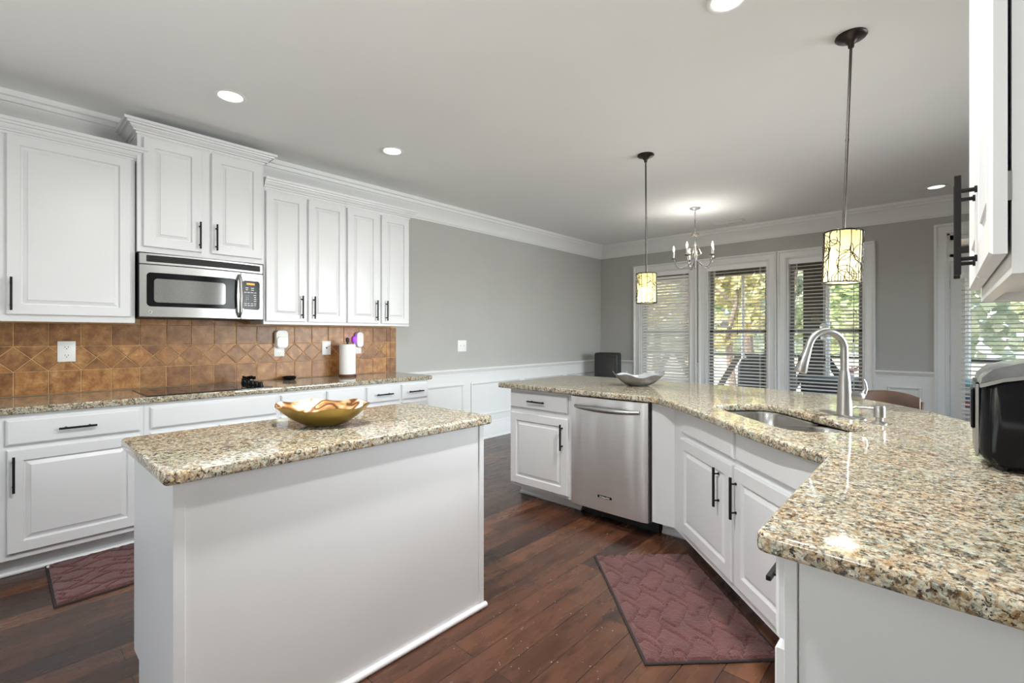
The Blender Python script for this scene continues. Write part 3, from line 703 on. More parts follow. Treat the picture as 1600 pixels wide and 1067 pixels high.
MB().lathe([(.009, .299), (.009, .318), (.016, .323), (.0175, .338), (.016, .355), (.007, .361)], (0, 0, 0), 20).build('finial', 'blackmat', pt)
# ------------------------------------------------------------------ island
isl = thing('kitchen_island', 'white island with a plain long side panel and granite top', 'island', (-1.905, .96, 0))
X0, X1, Y0, Y1 = -.291, .275, -.615, .615
mb = MB().box(X0, X1, Y0, Y1, .143, .874); mb.box(X0 + .087, X1, Y0, Y1, 0, .143); mb.build('carcass', 'cab', isl, 0)
MB().box(X1, X1 + .006, Y0 - .003, Y0 + .028, 0, .874, .001).build('corner_stile', 'cab', isl, 30)
MB().box(X1, X1 + .006, Y1 - .028, Y1 + .001, 0, .874, .001).build('corner_stile', 'cab', isl, 30)
MB().tube([(X1 + .008, Y0 - .003, .011), (X1 + .008, Y1 + .012, .011)], .0135, 12).build('shoe_moulding', 'cab', isl)
fr = bpy.data.objects.new('cabinet_front', None); C.objects.link(fr); fr.parent = isl; fr.location = (X0, Y1, 0); fr.rotation_euler = (0, 0, -PI / 2)
for a, b, hx in ((.03, .60, .57), (.63, 1.20, .66)): drawer(fr, a, b, .715, .85); door(fr, a, b, .165, .69, hx, .56)
o = slab('granite_top', rrect(-2.262 + 1.905, -1.586 + 1.905, .315 - .96, 1.600 - .96, .018, 4), [], .876, .914, .008, 'granite', isl)
# gold bowl
def gold_in():
    m, nt, b = mat('marbled_silver_glaze'); co = coords(nt)
    n = N(nt, 'ShaderNodeTexNoise', Scale=9, Detail=2, Distortion=1.2); nt.links.new(co, n.inputs[0])
    r = ramp(nt, n.outputs[0], [(.0, (.80, .80, .80)), (.44, (.80, .80, .78)), (.49, (.75, .42, .15)), (.55, (.20, .06, .025)), (.60, (.22, .08, .03)), (.66, (.80, .50, .20)), (.74, (.8, .78, .72))])
    nt.links.new(r.outputs[0], b.inputs['Base Color']); b.inputs['Metallic'].default_value = .35; b.inputs['Roughness'].default_value = .18; return m
M['goldin'] = gold_in(); M['gold'] = plain('brushed_gold', (.42, .29, .08), .28, .85, var=.12, scale=14)
M['silverin'] = plain('window_bright_silver_lining', (.70, .71, .76), .22, .6, var=.12, scale=25)  # window reflections inside the bowl are put into this pale colour
M['silver'] = plain('hammered_silver', (.36, .36, .385), .3, 1, var=.06, scale=20)
gb = thing('decorative_bowl', 'gold oval bowl with marbled silver inside, on the island', 'bowl', (-1.951, .943, .914), .74)
m_, ro, ri = oval_bowl(.198, .125, .079, .30, .006, 6, .003, 12, 64, .012, .4, 1.45, .014); m_.loops(ro, True, False); m_.build('bowl_shell', 'gold', gb, 60)
m_ = MB(); m_.loops(ri, False, True); m_.build('bowl_lining', 'goldin', gb, 60)
sb = thing('decorative_bowl', 'silver wavy-rimmed bowl on the peninsula counter', 'bowl', (-1.718, 3.30, .914), .74)
m_, ro, ri = oval_bowl(.195, .15, .078, .30, .010, 6, .003, 12, 64, .026, .6, 1.6); m_.loops(ro, True, False); m_.build('bowl_shell', 'silver', sb, 60)
m_ = MB(); m_.loops(ri, False, True); m_.build('bowl_lining', 'silverin', sb, 60)
# ------------------------------------------------------------------ peninsula
PF = 2.812
pc = thing('base_cabinet', 'white cabinet with one drawer and one door left of the dishwasher', 'cabinet', (-2.585, PF, 0))
base_body(pc, .598, .60, .13); MB().box(0, 1.83, .602, .62, 0, .874).build('back_panel', 'cab', pc, 0); drawer(pc, .012, .570, .725, .850, L=.165); door(pc, .012, .572, .128, .687, .526, .553)
dw = thing('dishwasher', 'stainless dishwasher with a curved bar handle', 'dishwasher', (-1.985, PF, 0))
mb = MB().box(.004, .612, .012, .58, .10, .87).box(.02, .60, .13, .58, 0, .10); mb.build('tub', 'blackmat', dw, 0)
mb = MB(); n = 16; V = []
for k in range(n + 1):
    x = .002 + .592 * k / n; y = -.022 - .006 * math.sin(PI * k / n)
    e = min(1, min(k, n - k) / 1.0); y += .01 * (1 - e)
    V.append([(x, .01, .10), (x, y, .10), (x, y, .864), (x, .01, .864)])
mb.loops(V); dd = mb.build('door', 'steel', dw, 50)
mb = MB(); R = [(.048 + .49 * k / 14) for k in range(15)]
mb.tube([(x, -.028 - .05 * math.sin(PI * min(1, max(0, (x - .048) / .49))) ** .6, .797) for x in R], [.012 + .008 * math.sin(PI * k / 14) for k in range(15)], 14); mb.build('handle', 'chrome', dd)
MB().box(.232, .342, -.0315, -.026, .192, .209, .002).build('badge', 'blackpl', dd, 30)
text('badge_lettering', 'KitchenAid', .0165, 'plate', dd, (.287, -.032, .2), (PI / 2, 0, 0))
# sink cabinet: corner run at 45 degrees
sc = thing('sink_cabinet', 'white angled sink cabinet with twin doors between dishwasher and near counter', 'cabinet', (-1.222, PF, 0), -PI / 4)
Rz = Matrix.Rotation(PI / 4, 4, 'Z')
def L2(p): v = Rz @ Vector((p[0] + 1.222, p[1] - PF, 0)); return (v.x, v.y)
foot = [(-1.369, PF), (-1.222, PF), (-.229, 1.819), (.385, 1.819), (.30, 2.2), (-.15, 2.95), (-.75, 3.412), (-1.369, 3.412)]
MB().prism([L2(p) for p in foot], .115, .872, True, False).build('carcass', 'cab', sc, 20)
tf = [(-1.369, PF + .15), (-1.16, PF + .15), (-.13, 1.93), (.35, 1.93), (.26, 2.2), (-.15, 2.88), (-.75, 3.35), (-1.369, 3.35)]
mb = MB().prism([L2(p) for p in tf], 0, .115); a, b, c_ = L2(tf[0]), L2(tf[1]), L2(tf[2]); mb.tube([(a[0], a[1] - 0, .008), (b[0], b[1], .008), (c_[0], c_[1], .008)], .012, 8); mb.build('toe_kick', 'cab', sc, 20)
drawer(sc, .143, .730, .728, .862, False); drawer(sc, .754, 1.338, .728, .862, False)
door(sc, .129, .719, .158, .697, .603, .56); door(sc, .744, 1.336, .158, .697, .710 + .055, .56)
# cabinet at the near end
nc = thing('base_cabinet', 'white end cabinet with flat side panel under the near granite counter', 'cabinet', (-.229, 1.816, 0), -PI / 2)
MB().box(0, .779, .001, .615, .105, .874).box(0, .786, .07, .615, 0, .105).build('carcass', 'cab', nc, 0)
MB().box(.779, .788, .0, .022, 0, .874, .001).box(.779, .784, .024, .615, 0, .874, .001).build('end_panel', 'cab', nc, 30)
drawer(nc, .03, .772, .700, .862, True, L=.62); door(nc, .05, .774, .115, .680, .2, .56, .058)
# bar side back panel
o = slab('countertop', fillet([(-2.668, 2.745), (-1.40, 2.752), (-1.300, 2.735), (-1.155, 2.612), (-.979, 2.452), (-.778, 2.250), (-.619, 2.088), (-.493, 1.968), (-.392, 1.884), (-.276, 1.79), (-.273, .998), (.399, .962), (.399, 2.12), (.27, 2.52), (.066, 2.935), (-.083, 3.221), (-.27, 3.45), (-.5, 3.624), (-.72, 3.71), (-.939, 3.758), (-1.415, 3.79), (-2.668, 3.775)],
    [.012, .08, .06, .5, .8, .9, .9, .9, .6, .015, .02, 0, .1, .9, .9, .7, .6, .6, .6, .7, .8, .05], 5), [[((u + v) / 2 ** .5, (v - u) / 2 ** .5) for u, v in rrect(-2.565, -1.812, 1.195, 1.548, .11, 8)]], .876, .914, .008, 'granite')
tag(o, 'large speckled granite peninsula counter wrapping around the sink', 'countertop')
# sink
sk = thing('kitchen_sink', 'stainless double-bowl undermount sink', 'sink', ((-2.19 + 1.372) / 2 ** .5, (1.372 + 2.19) / 2 ** .5, .874), -PI / 4)
def bowl(x0, x1, y0, y1, zb, r=.09):
    m = MB(); rg = []
    for o, z in [(-.018, 0), (0, -.001), (.003, -.012), (.010, -zb + .05), (.016, -zb + .025), (.03, -zb + .008), (.055, -zb), ((x1 - x0) / 2 - .055, -zb - .004)]:
        oo = min(o, (y1 - y0) / 2 - .05); xo = o
        rg.append([(x, y, z) for x, y in rrect(x0 + xo, x1 - xo, y0 + oo, y1 - oo, max(.03, min(r - o * .6, (x1 - x0) / 2 - xo - .001, (y1 - y0) / 2 - oo - .001)), 8)])
    m.loops(rg, False, True); return m
for a, b, zb in ((-.378, .045, .20), (.071, .382, .17)):
    bo = bowl(a, b, -.180, .180, zb, .1).build('basin', 'sinksteel', sk, 40)
    cx = (a + b) / 2; MB().lathe([(.044, -zb - .002), (.044, -zb + .0015), (.036, -zb + .0015), (.03, -zb - .001), (.0, -zb - .001)], (cx, .02, 0), 24, False, False).build('drain', 'chrome', bo)
# faucet
uv = lambda u, v: ((u + v) / 2 ** .5, (v - u) / 2 ** .5)
fx, fy = uv(-2.19, 1.690)
fc = thing('kitchen_faucet', 'brushed steel gooseneck pull-down faucet behind the sink', 'faucet', (-.352, 2.722, .914), -PI / 4)
mb = MB(); P = rrect(-.135, .135, -.028, .028, .027, 8); mb.loops([[(x - .02, y, 0) for x, y in P], [(x - .02, y, .004) for x, y in P], [(x * .97 - .02, y * .85, .007) for x, y in P]]); mb.build('deck_plate', 'chrome', fc, 40)
mb = MB().lathe([(.032, .006), (.031, .02), (.029, .10), (.026, .16), (.021, .20), (.0185, .215)], (0, 0, 0), 24)
mb.build('body', 'chrome', fc, 50)
pts = [(0, 0, .20), (0, 0, .30)]
for k in range(0, 15): a = PI * k / 14 * .93; pts.append((0, -.088 + .088 * math.cos(a), .312 + .088 * math.sin(a)))
l = pts[-1]; d_ = Vector(pts[-1]) - Vector(pts[-2]); d_.normalize(); pts.append(tuple(Vector(l) + d_ * .02))
MB().tube(pts, .0165, 16).build('spout', 'chrome', fc, 60)
s0 = Vector(pts[-1]); s1 = s0 + d_ * .055; s2 = s0 + d_ * .105
sp = MB().tube([s0 - d_ * .002, s0 + d_ * .008, s1, s2, s2 + d_ * .006], [.018, .0185, .022, .0275, .024], 18).build('spray_head', 'chrome', fc, 50)
MB().sphere(s0 + d_ * .045 + Vector((-.002, -.021, -.004)), .012, .8, .6, 1.7).build('spray_button', 'blackmat', sp)
mb = MB().tube([(.0, 0, .100), (.008, .03, .098), (.014, .056, .096), (.017, .072, .096), (.0185, .080, .096)], [.022, .0235, .025, .021, .012], 18); hd = mb.build('handle_hub', 'chrome', fc, 50)
MB().tube([(.014, .064, .096), (.018, .080, .106), (.020, .088, .128), (.019, .085, .155), (.017, .078, .174)], [.013, .012, .0095, .008, .006], 10).build('lever', 'chrome', hd, 60)
sd = thing('soap_dispenser', 'small brushed steel soap dispenser beside the faucet', 'soap dispenser', (-.209, 2.582, .914), -PI / 4)
MB().lathe([(.027, 0), (.027, .004), (.02, .008), (.014, .012), (.014, .026), (.021, .028), (.0215, .07), (.019, .077)], (0, 0, 0), 22).build('pump_body', 'chrome', sd, 40)
MB().tube([(0, 0, .062), (-.03, -.035, .064), (-.055, -.062, .063), (-.062, -.07, .058)], [.009, .0055, .005, .005], 10).build('spout', 'chrome', sd, 50)
# ice maker
im = thing('ice_maker', 'black countertop ice maker with smoky lid at the right', 'ice maker', (.07, 1.885, .914))
prof = fillet([(0, .008), (.33, .008), (.33, .278), (.10, .274), (.006, .246)], [.05, .03, .03, .05, .02], 6)
n0 = len(prof)
def side(f, inset): return f
mb = MB(); rg = []
cx, cz = .165, .14
for y, k in [(0, .028), (.006, .014), (.02, .004), (.04, 0), (.26, 0), (.28, .004), (.294, .014), (.3, .028)]:
    rg.append([(cx + (x - cx) * (1 - k / .165), y, cz + (z - cz) * (1 - k / .14 * .4)) for x, z in prof])
mb.loops(rg); mb.build('housing', 'blackpl', im, 50)
lidp = [(.002, .245), (.006, .262), (.03, .288), (.085, .306), (.20, .314), (.326, .314), (.33, .279), (.10, .275), (.05, .264)]
mb = MB(); rg = []
for y, k in [(-.002, .012), (.006, 0), (.294, 0), (.302, .012)]: rg.append([(x * (1 - k) + k * .16, y, z - k * .5 * (z - .25)) for x, z in lidp])
mb.loops(rg); mb.build('lid', 'greylid', im, 40)
mb = MB(); band = [(.004, .239), (.05, .258), (.10, .269), (.33, .274)]
mb.loops([[(x, -.004, z - .006) for x, z in band] + [(x, -.004, z + .005) for x, z in reversed(band)], [(x, .304, z - .006) for x, z in band] + [(x, .304, z + .005) for x, z in reversed(band)]]); mb.build('trim_band', 'chrome', im, 30)
MB().box(-.004, .004, .05, .27, .03, .245, .003).build('front_panel', 'blackpl', im, 30)
MB().box(-.0045, .004, .036, .046, .035, .24, .002).build('edge_trim', 'chrome', im, 30)
MB().box(-.012, -.003, .11, .19, .10, .22, .004).build('scoop_window', 'blackpl', im, 30)
for x in (.05, .28):
    for y in (.04, .26): MB().tube([(x, y, 0), (x, y, .02)], .012, 12).build('foot', 'blackmat', im)
pb = thing('plastic_box', 'small black rounded plastic item at the right edge of the near counter', 'gadget', (.185, 1.62, .914))
MB().box(-.035, .05, -.03, .04, 0, .038, .01, 3).build('case', 'blackpl', pb, 40)
# right wall cabinet
rc = thing('wall_cabinet', 'white two-door wall cabinet over the near counter, seen edge on', 'cabinet', (.067, 1.672, 1.379), -PI / 2)
w = .74; dd_ = .331
MB().box(0, w, 0, .02, 0, 1.09).box(0, .016, .02, dd_, 0, 1.09).box(w - .016, w, .02, dd_, 0, 1.09).box(.016, w - .016, .02, dd_, .02, 1.09).build('carcass', 'cab', rc, 0)
dA = door(rc, .385, .742, .028, 1.06, .425, .127, .058, th=.018); dB = door(rc, .022, .379, .028, 1.06, .345, .127, .058, th=.018)
for q in (dA, dB): q.location = (0, -.004, 0)
for z in (.12, .95): MB().box(.735, .741, -.006, .0, z - .02, z + .02).build('hinge', 'chrome', rc, 0)
MB().sweep([(-.001, dd_), (-.001, 0), (w + .001, 0), (w + .001, dd_)], [(o, 1.08 + z) for o, z in [(0, 0), (.004, 0), (.012, .016), (.03, .04), (.046, .056), (.056, .08), (0, .08)]], -1).build('crown', 'cab', rc, 25)
# ------------------------------------------------------------------ rugs
def rug(label, loc, rz, w, l, seed):
    t = thing('kitchen_mat', label, 'rug', loc, rz)
    nx, ny = int(l / .008), int(w / .008); rnd = random.Random(seed); m = MB(); V = []
    def hgt(x, y):
        # ogee trellis: carved wavy lines between plump lobes
        a, b = .145, .115
        i = round(y / b); best = 9
        yy = y / b; xx = x / a
        d1 = abs(((yy + .30 * math.sin(2 * PI * xx * .5 + 0)) % 1.0) - .5) * b
        d2 = abs(((xx + .5 * (math.floor(yy + .30 * math.sin(PI * xx) + .5) % 2) + .22 * math.sin(2 * PI * yy)) % 1.0) - .5) * a
        d = min(d1, d2 * 1.1)
        return .017 - .0095 * math.exp(-(d / .0065) ** 2) - .002 * math.exp(-(d / .02) ** 2)
    for i in range(nx + 1):
        row = []
        for j in range(ny + 1):
            x, y = l * i / nx, w * j / ny; e = min(x, l - x, y, w - y)
            z = hgt(x, y) + rnd.uniform(-.0012, .0012)
            row.append(m.bm.verts.new((x, y, z if e > .006 else .007)))
        V.append(row)
    for i in range(nx):
        for j in range(ny): m.bm.faces.new((V[i][j], V[i + 1][j], V[i + 1][j + 1], V[i][j + 1]))
    m.build('pile', 'rug', t, 0)
    e = MB(); P = [(-.006, -.006), (l + .006, -.006), (l + .006, w + .006), (-.006, w + .006)]
    e.sweep(P, [(-.006, .0005), (.005, .0005), (.006, .004), (.003, .008), (-.005, .008)], -1, True); e.build('binding', 'rugedge', t, 40)
    return t
rug('maroon plush mat lying in front of the sink cabinet', (-1.500, 2.368, 0), -PI / 4, .545, .895, 1)
rug('maroon plush mat partly hidden behind the island', (-3.125, .20, 0), PI / 2, .575, .90, 2)
ch = thing('paper_scrap', 'tiny cream scrap on the floor by the toe kick', 'scrap', (-3.68, .205, 0))
MB().box(-.014, .012, -.012, .012, .0005, .012, .003).build('scrap', 'candle', ch, 30)
rn = random.Random(5); mb = MB()
for k in range(110):
    x, y = (rn.uniform(-1.55, -.95), rn.uniform(.9, 2.3)) if k % 4 else (rn.uniform(-2.9, -1.2), rn.uniform(1.6, 2.9))
    if -2.3 < x < -1.55 and y < 1.7: continue
    if -.03 < ((x + 1.5) - (y - 2.368)) * .7071 < .93 and ((x + 1.5) + (y - 2.368)) * .7071 > -.03: continue
    a = rn.uniform(0, PI); L = rn.uniform(.001, .004)
    c, s_ = math.cos(a), math.sin(a); mb.prism([(x + c * L, y + s_ * L), (x - s_ * .001, y + c * .001), (x - c * L, y - s_ * L), (x + s_ * .001, y - c * .001)], .0002, .001)
tag(mb.build('crumbs', 'candle', None, 0), 'pale crumbs scattered over the dark floor', 'crumbs', kind='stuff')
# ------------------------------------------------------------------ lights in the ceiling
def can(label, x, y, on=True, k=1.0, spread=165):
    t = thing('recessed_light', label, 'ceiling light', (x, y, CEIL), 0, 'recessed ceiling lights')
    MB().lathe([(.064, -.0005), (.086, -.001), (.089, -.005), (.084, -.008), (.07, -.006), (.064, -.002)], (0, 0, 0), 36, False, False).build('trim_ring', 'plate', t, 40)
    MB().lathe([(.069, -.002), (.06, -.0055), (.0, -.0065)], (0, 0, 0), 32, False, False).build('lens', 'canlens' if on else 'candim', t, 40)
    if on: light('can_lamp', 'AREA', (0, 0, -.012), CAN_E * k, (1, 1, .985), (0, 0, 0), t, shape='DISK', size=.13, spread=math.radians(spread))
can('recessed ceiling light above the cooktop, leftmost', -3.27, .987, True, .1, 125)
can('recessed ceiling light above the paper towel end of the wall counter', -3.28, 2.158, True, .1, 125)
can('recessed ceiling light cut by the top edge, above the island aisle', -.71, 2.189, True, 4.4)
can('recessed ceiling light far off near the glass door', -.064, 6.345, False)
can('added recessed ceiling light, unseen behind the camera', -3.27, -.9, True, .1, 125); can('added recessed ceiling light, unseen above the island', -1.25, .75, True, 4.0)  # both fixtures are added out of view as extra fill
# ceiling vent
vt = thing('ceiling_vent', 'white ceiling air vent near the windows', 'vent', (-2.085, 6.46, CEIL))
MB().box(-.2, .2, -.075, .075, -.006, -.0005, .002).build('frame', 'trimw', vt, 30)
for a, b in ((-.18, -.01), (.01, .18)):
    g = MB().box(a, b, -.055, .055, -.0075, -.004).build('opening', 'blackmat' if a > 0 else 'vinyl', vt, 0)
mb = MB()
for k in range(9): mb.box(-.18, .18, -.053 + k * .0125, -.049 + k * .0125, -.012, -.006)
mb.build('louvers', 'trimw', vt, 0)
# pendants
def pendant(label, x, y, zt, zb, tilt, seed):
    t = thing('pendant_light', label, 'pendant lamp', (x, y, CEIL), 0, 'wicker pendants over the peninsula')
    MB().lathe([(.066, -.0005), (.068, -.008), (.064, -.013), (.058, -.017), (.03, -.026), (.014, -.045), (.012, -.06), (.0, -.062)], (0, 0, 0), 32, True, False).build('canopy', 'bronze', t, 40)
    hg = bpy.data.objects.new('drop', None); C.objects.link(hg); hg.parent = t; hg.rotation_euler = tilt; hg.location = (0, 0, -.05)
    L = CEIL - zt - .05; h = zt - zb; r = .081
    MB().tube([(0, 0, 0), (0, 0, -L * .5)], .0065, 10).tube([(0, 0, -L * .5), (0, 0, -L * .5 - .012)], .008, 10).tube([(0, 0, -L * .5), (0, 0, -L - .02)], .0065, 10).build('rod', 'rod', hg)
    MB().lathe([(r - .006, -L - .004), (r - .006, -L - h + .004)], (0, 0, 0), 40, False, False).build('shade', 'shade', hg, 60)
    mb = MB(); rn = random.Random(seed)
    for z in (-L, -L - h): mb.tube([(r * math.cos(a), r * math.sin(a), z + rn.uniform(-.001, .001)) for a in [2 * PI * k / 40 for k in range(41)]], .0034, 6, False)
    for k in range(11):
        a = 2 * PI * k / 11 + .1; mb.tube([(r * math.cos(a + .02 * math.sin(q)), r * math.sin(a + .02 * math.sin(q)), -L - h * q / 6) for q in range(7)], .002, 5)
    for k in range(64):
        a0, z0 = rn.uniform(0, 2 * PI), rn.uniform(0, h); rad = rn.uniform(.018, .06); st_, sw = rn.uniform(0, 2 * PI), rn.uniform(2, 5)
        P = []
        for q in range(16):
            f = st_ + sw * q / 15; z = min(h, max(0, z0 + rad * math.sin(f))); a = a0 + rad * math.cos(f) / r
            rr = r + .0015 + .001 * math.sin(q + k); P.append((rr * math.cos(a), rr * math.sin(a), -L - z))
        mb.tube(P, .0019, 5)
    mb.build('wicker_cage', 'bronze', hg, 60)
    MB().lathe([(r - .008, -L - h + .007), (0, -L - h + .005)], (0, 0, 0), 36, False, False).build('diffuser', 'diffuser', hg)
    MB().sphere((0, 0, -L - h * .5), .022, 1, 1, 1.5).tube([(0, 0, -L + .0), (0, 0, -L - h * .34)], .012, 10).build('bulb', 'pbulb', hg)
    light('pendant_lamp', 'POINT', (0, 0, -L - h * .62), PEND_E, (1, .96, .87), parent=hg, shadow_soft_size=.03)
pendant('wicker-shaded pendant lamp nearest the camera, before the grey wall', -.343, 2.863, 1.806, 1.554, (-.027, .030, 0), 11)
pendant('wicker-shaded pendant lamp hanging before the closed blind', -1.815, 3.612, 1.802, 1.560, (0, -.006, 0), 12)
# chandelier
cd = thing('chandelier', 'small silver five-candle chandelier with curled arms', 'chandelier', (-2.147, 5.504, CEIL))
MB().lathe([(.062, -.0005), (.06, -.01), (.03, -.022), (.008, -.03), (.0, -.031)], (0, 0, 0), 28, True, False).build('canopy', 'chrome', cd)
mb = MB()
for k in range(9):
    z = -.03 - k * .029; R = []
    for q in range(13): a = 2 * PI * q / 12; R.append((.008 * math.cos(a), 0, z - .015 + .019 * math.sin(a)) if k % 2 else (0, .008 * math.cos(a), z - .015 + .019 * math.sin(a)))
    mb.tube(R, .0025, 6, False)
mb.build('chain', 'chrome', cd)
MB().lathe([(.004, -.28), (.01, -.29), (.012, -.33), (.007, -.35), (.016, -.38), (.02, -.43), (.012, -.47), (.024, -.52), (.034, -.57), (.03, -.60), (.014, -.64), (.016, -.67), (.008, -.69), (.01, -.705), (.0, -.715)], (0, 0, 0), 20, True, False).build('column', 'chrome', cd, 50)
for k in range(8):
    a = 2 * PI * k / 8; ca, sa = math.cos(a), math.sin(a)
    MB().tube([(ca * (.03 + .045 * math.sin(q * .42)), sa * (.03 + .045 * math.sin(q * .42)), -.58 + .13 * q / 9 + .02 * math.sin(q)) for q in range(10)], .004, 6).build('scroll', 'crystal', cd)
    MB().tube([(ca * (.012 + .03 * q / 5), sa * (.012 + .03 * q / 5), -.33 + .035 * math.sin(q * .6)) for q in range(6)], .005, 6).build('leaf_curl', 'crystal', cd)
for k in range(5):
    a = 2 * PI * k / 5 + .95; ca, sa = math.cos(a), math.sin(a); P = []
    for q in range(17):
        f = q / 16; r_ = .02 + .215 * f + .03 * math.sin(f * PI); z = -.60 - .125 * math.sin(f * PI * .92) ** 1.0 + .05 * f
        P.append((ca * r_, sa * r_, z))
    am = MB().tube(P, .0058, 8)
    e = Vector(P[-1]); am.tube([(e.x - ca * .022 * (1 - math.cos(q * .6)) , e.y - sa * .022 * (1 - math.cos(q * .6)), e.z - .015 - .024 * math.sin(q * .6)) for q in range(9)], .0035, 6)
    arm = am.build('arm', 'chrome', cd, 60)
    MB().lathe([(.008, -.008), (.03, .0), (.034, .007), (.03, .006), (.01, .004)], e, 18).build('drip_cup', 'chrome', arm, 50)
    MB().tube([e + Vector((0, 0, .004)), e + Vector((0, 0, .085))], .011, 12).build('candle', 'candle', arm)
    MB().lathe([(.003, .085), (.0095, .105), (.008, .125), (.002, .15)], e, 12).build('bulb', 'bulb', arm, 60)
    light('candle_lamp', 'POINT', e + Vector((0, 0, .118)), CANDLE_E, (1, .96, .9), parent=arm, shadow_soft_size=.012)
# ------------------------------------------------------------------ dining side
bx = thing('speaker_cabinet', 'black upright rounded box standing in the far corner', 'box', (-3.86, 6.42, 0), .30)
MB().box(-.185, .185, -.13, .13, 0, 1.03, .035, 4).build('case', 'blackmat', bx, 40)
MB().box(-.145, .145, -.138, -.12, .08, .955, .012, 2).build('front_panel', 'blackmat', bx, 40)
MB().tube([(-.186, 0, .86), (-.2, 0, .87), (-.2, 0, .95), (-.186, 0, .96)], .008, 8).build('handle', 'black', bx)
sl = thing('bar_stool', 'brown leather bar stool behind the peninsula', 'bar stool', (-.255, 3.86, 0), .28)
mb = MB(); V = []
for k in range(15):
    a = (k / 14 - .5) * 1.3; R = .30; e = abs(k / 14 - .5) * 2; top = .925 - .035 * e ** 2.2
    x, y = R * math.sin(a), .19 + R * (math.cos(a) - 1) * .9
    nx, ny = math.sin(a), math.cos(a); th = .018 * (1 - .5 * e ** 4); hh = .085
    V.append([(x - nx * th, y - ny * th, top - hh), (x - nx * th, y - ny * th, top - .012), (x - nx * th * .4, y - ny * th * .4, top), (x + nx * th * .4, y + ny * th * .4, top), (x + nx * th, y + ny * th, top - .012), (x + nx * th, y + ny * th, top - hh)])
mb.loops(V); mb.build('backrest', 'leather', sl, 50)
mb = MB(); P = rrect(-.2, .2, -.19, .19, .07, 6); mb.loops([[(x, y, .60) for x, y in P], [(x * 1.02, y * 1.02, .625) for x, y in P], [(x * .97, y * .97, .655) for x, y in P], [(x * .8, y * .8, .664) for x, y in P]]); mb.build('seat', 'leather', sl, 50)
for sx in (-1, 1):
    MB().tube([(sx * .17, .15, .6), (sx * .19, .185, .72), (sx * .2, .175, .86)], .013, 8).build('back_post', 'stoolwood', sl)
    for sy in (-1, 1): MB().tube([(sx * .16, sy * .15, .61), (sx * .2, sy * .19, 0)], [.018, .013], 8).build('leg', 'stoolwood', sl)
MB().tube([(-.185, -.178, .2), (.185, -.178, .2)], .01, 8).tube([(-.185, .178, .2), (.185, .178, .2)], .01, 8).tube([(-.185, -.178, .25), (-.185, .178, .25)], .01, 8).tube([(.185, -.178, .25), (.185, .178, .25)], .01, 8).build('footrest', 'stoolwood', sl)
# ------------------------------------------------------------------ outside
mb = MB().box(-7, 4, YF + .15, 9.95, -.16, -.06); struct(mb.build('porch_deck', 'deck', smooth=0), 'porch deck boards'); 
mb = MB().box(-40, 30, 9.9, 60, -.75, -.55); struct(mb.build('ground', 'ground', smooth=0), 'tan leaf-strewn yard')
struct(MB().box(-7, 4, YF + .15, 10.2, 2.62, 2.75).build('porch_ceiling', 'porchceil', smooth=0)); struct(MB().box(-7, 4, 9.72, 9.88, 2.47, 2.62).build('porch_beam', 'porchwood', smooth=0), 'dark porch roof beam')
tag(MB().box(-.15, .15, -.15, .15, -.06, 2.47).build('porch_column', 'porchwood', None, 0, (-1.70, 9.8, 0)), 'thick dark timber column on the porch behind the right window', 'column')
pp = MB().tube([(0, 0, -.06), (0, 0, 2.47)], .032, 10).build('porch_post', 'pole', None, 30, (-2.87, 9.725, 0)); tag(pp, 'slim pale post on the porch behind the middle window', 'post')
q = pp.copy(); C.objects.link(q); q.location = (-1.47, 9.58, 0); q['label'] = 'slim pale post close beside the dark porch column'
q = pp.copy(); C.objects.link(q); q.location = (.25, 9.725, 0); q['label'] = 'slim pale post on the porch behind the glass door'
rl = thing('porch_railing', 'dark porch railing with slanted braces', 'railing', (0, 9.8, 0))
MB().box(-7, 4, -.035, .035, .90, .94).box(-7, 4, -.025, .025, .0, .05).build('rails', 'porchwood', rl, 0)
for cx in (-4.3, -2.87, -1.62, -.35, .7):
    for s in (-1, 1):
        P = [(cx + s * .02, .93), (cx + s * .14, .93), (cx + s * .66, .03), (cx + s * .54, .03)]
        if s < 0: P = P[::-1]
        m_ = MB(); m_.loops([[(x, -.03, z) for x, z in P], [(x, .03, z) for x, z in P]]); m_.build('brace', 'porchwood', rl, 0)
gr = thing('covered_grill', 'black covered grill on the porch behind the middle window', 'grill', (-2.25, 8.9, -.06))
mb = MB(); rg = []
for z, k in [(0, 1.0), (.5, .97), (.82, .95), (.93, .86), (.99, .62), (1.0, .3)]: rg.append([(x * k, y * k, z + (.02 * math.sin(x * 20) if z < .1 else 0)) for x, y in rrect(-.42, .42, -.28, .28, .08, 5)])
mb.loops(rg); mb.build('cover', 'blackmat', gr, 50)
tb = thing('patio_table', 'dark patio table on the porch behind the faucet', 'table', (-1.08, 8.5, -.06))
MB().box(-.55, .55, -.4, .4, .66, .71, .01).build('table_top', 'blackmat', tb, 30)
MB().box(-.5, .5, -.36, .36, .12, .60, .01).build('shelf_box', 'blackmat', tb, 30)
for x in (-.48, .48):
    for y in (-.34, .34): MB().box(x - .03, x + .03, y - .03, y + .03, 0, .66).build('leg', 'blackmat', tb, 0)
pl = thing('potted_plant', 'small pink-flowered plant on the porch table', 'plant', (-1.02, 8.35, .65))
MB().lathe([(.04, 0), (.055, .08), (.05, .08), (.0, .07)], (0, 0, 0), 16, True, False).build('pot', 'feeder', pl)
mb = MB(); rn = random.Random(9)
for k in range(60):
    c = Vector((rn.gauss(0, .05), rn.gauss(0, .05), .10 + abs(rn.gauss(0, .05)))); a = Vector((rn.uniform(-1, 1), rn.uniform(-1, 1), rn.uniform(-1, 1))).normalized() * .025; b = a.orthogonal().normalized() * .018
    v = [mb.bm.verts.new(c + d) for d in (a, b, -a, -b)]; mb.bm.faces.new(v)
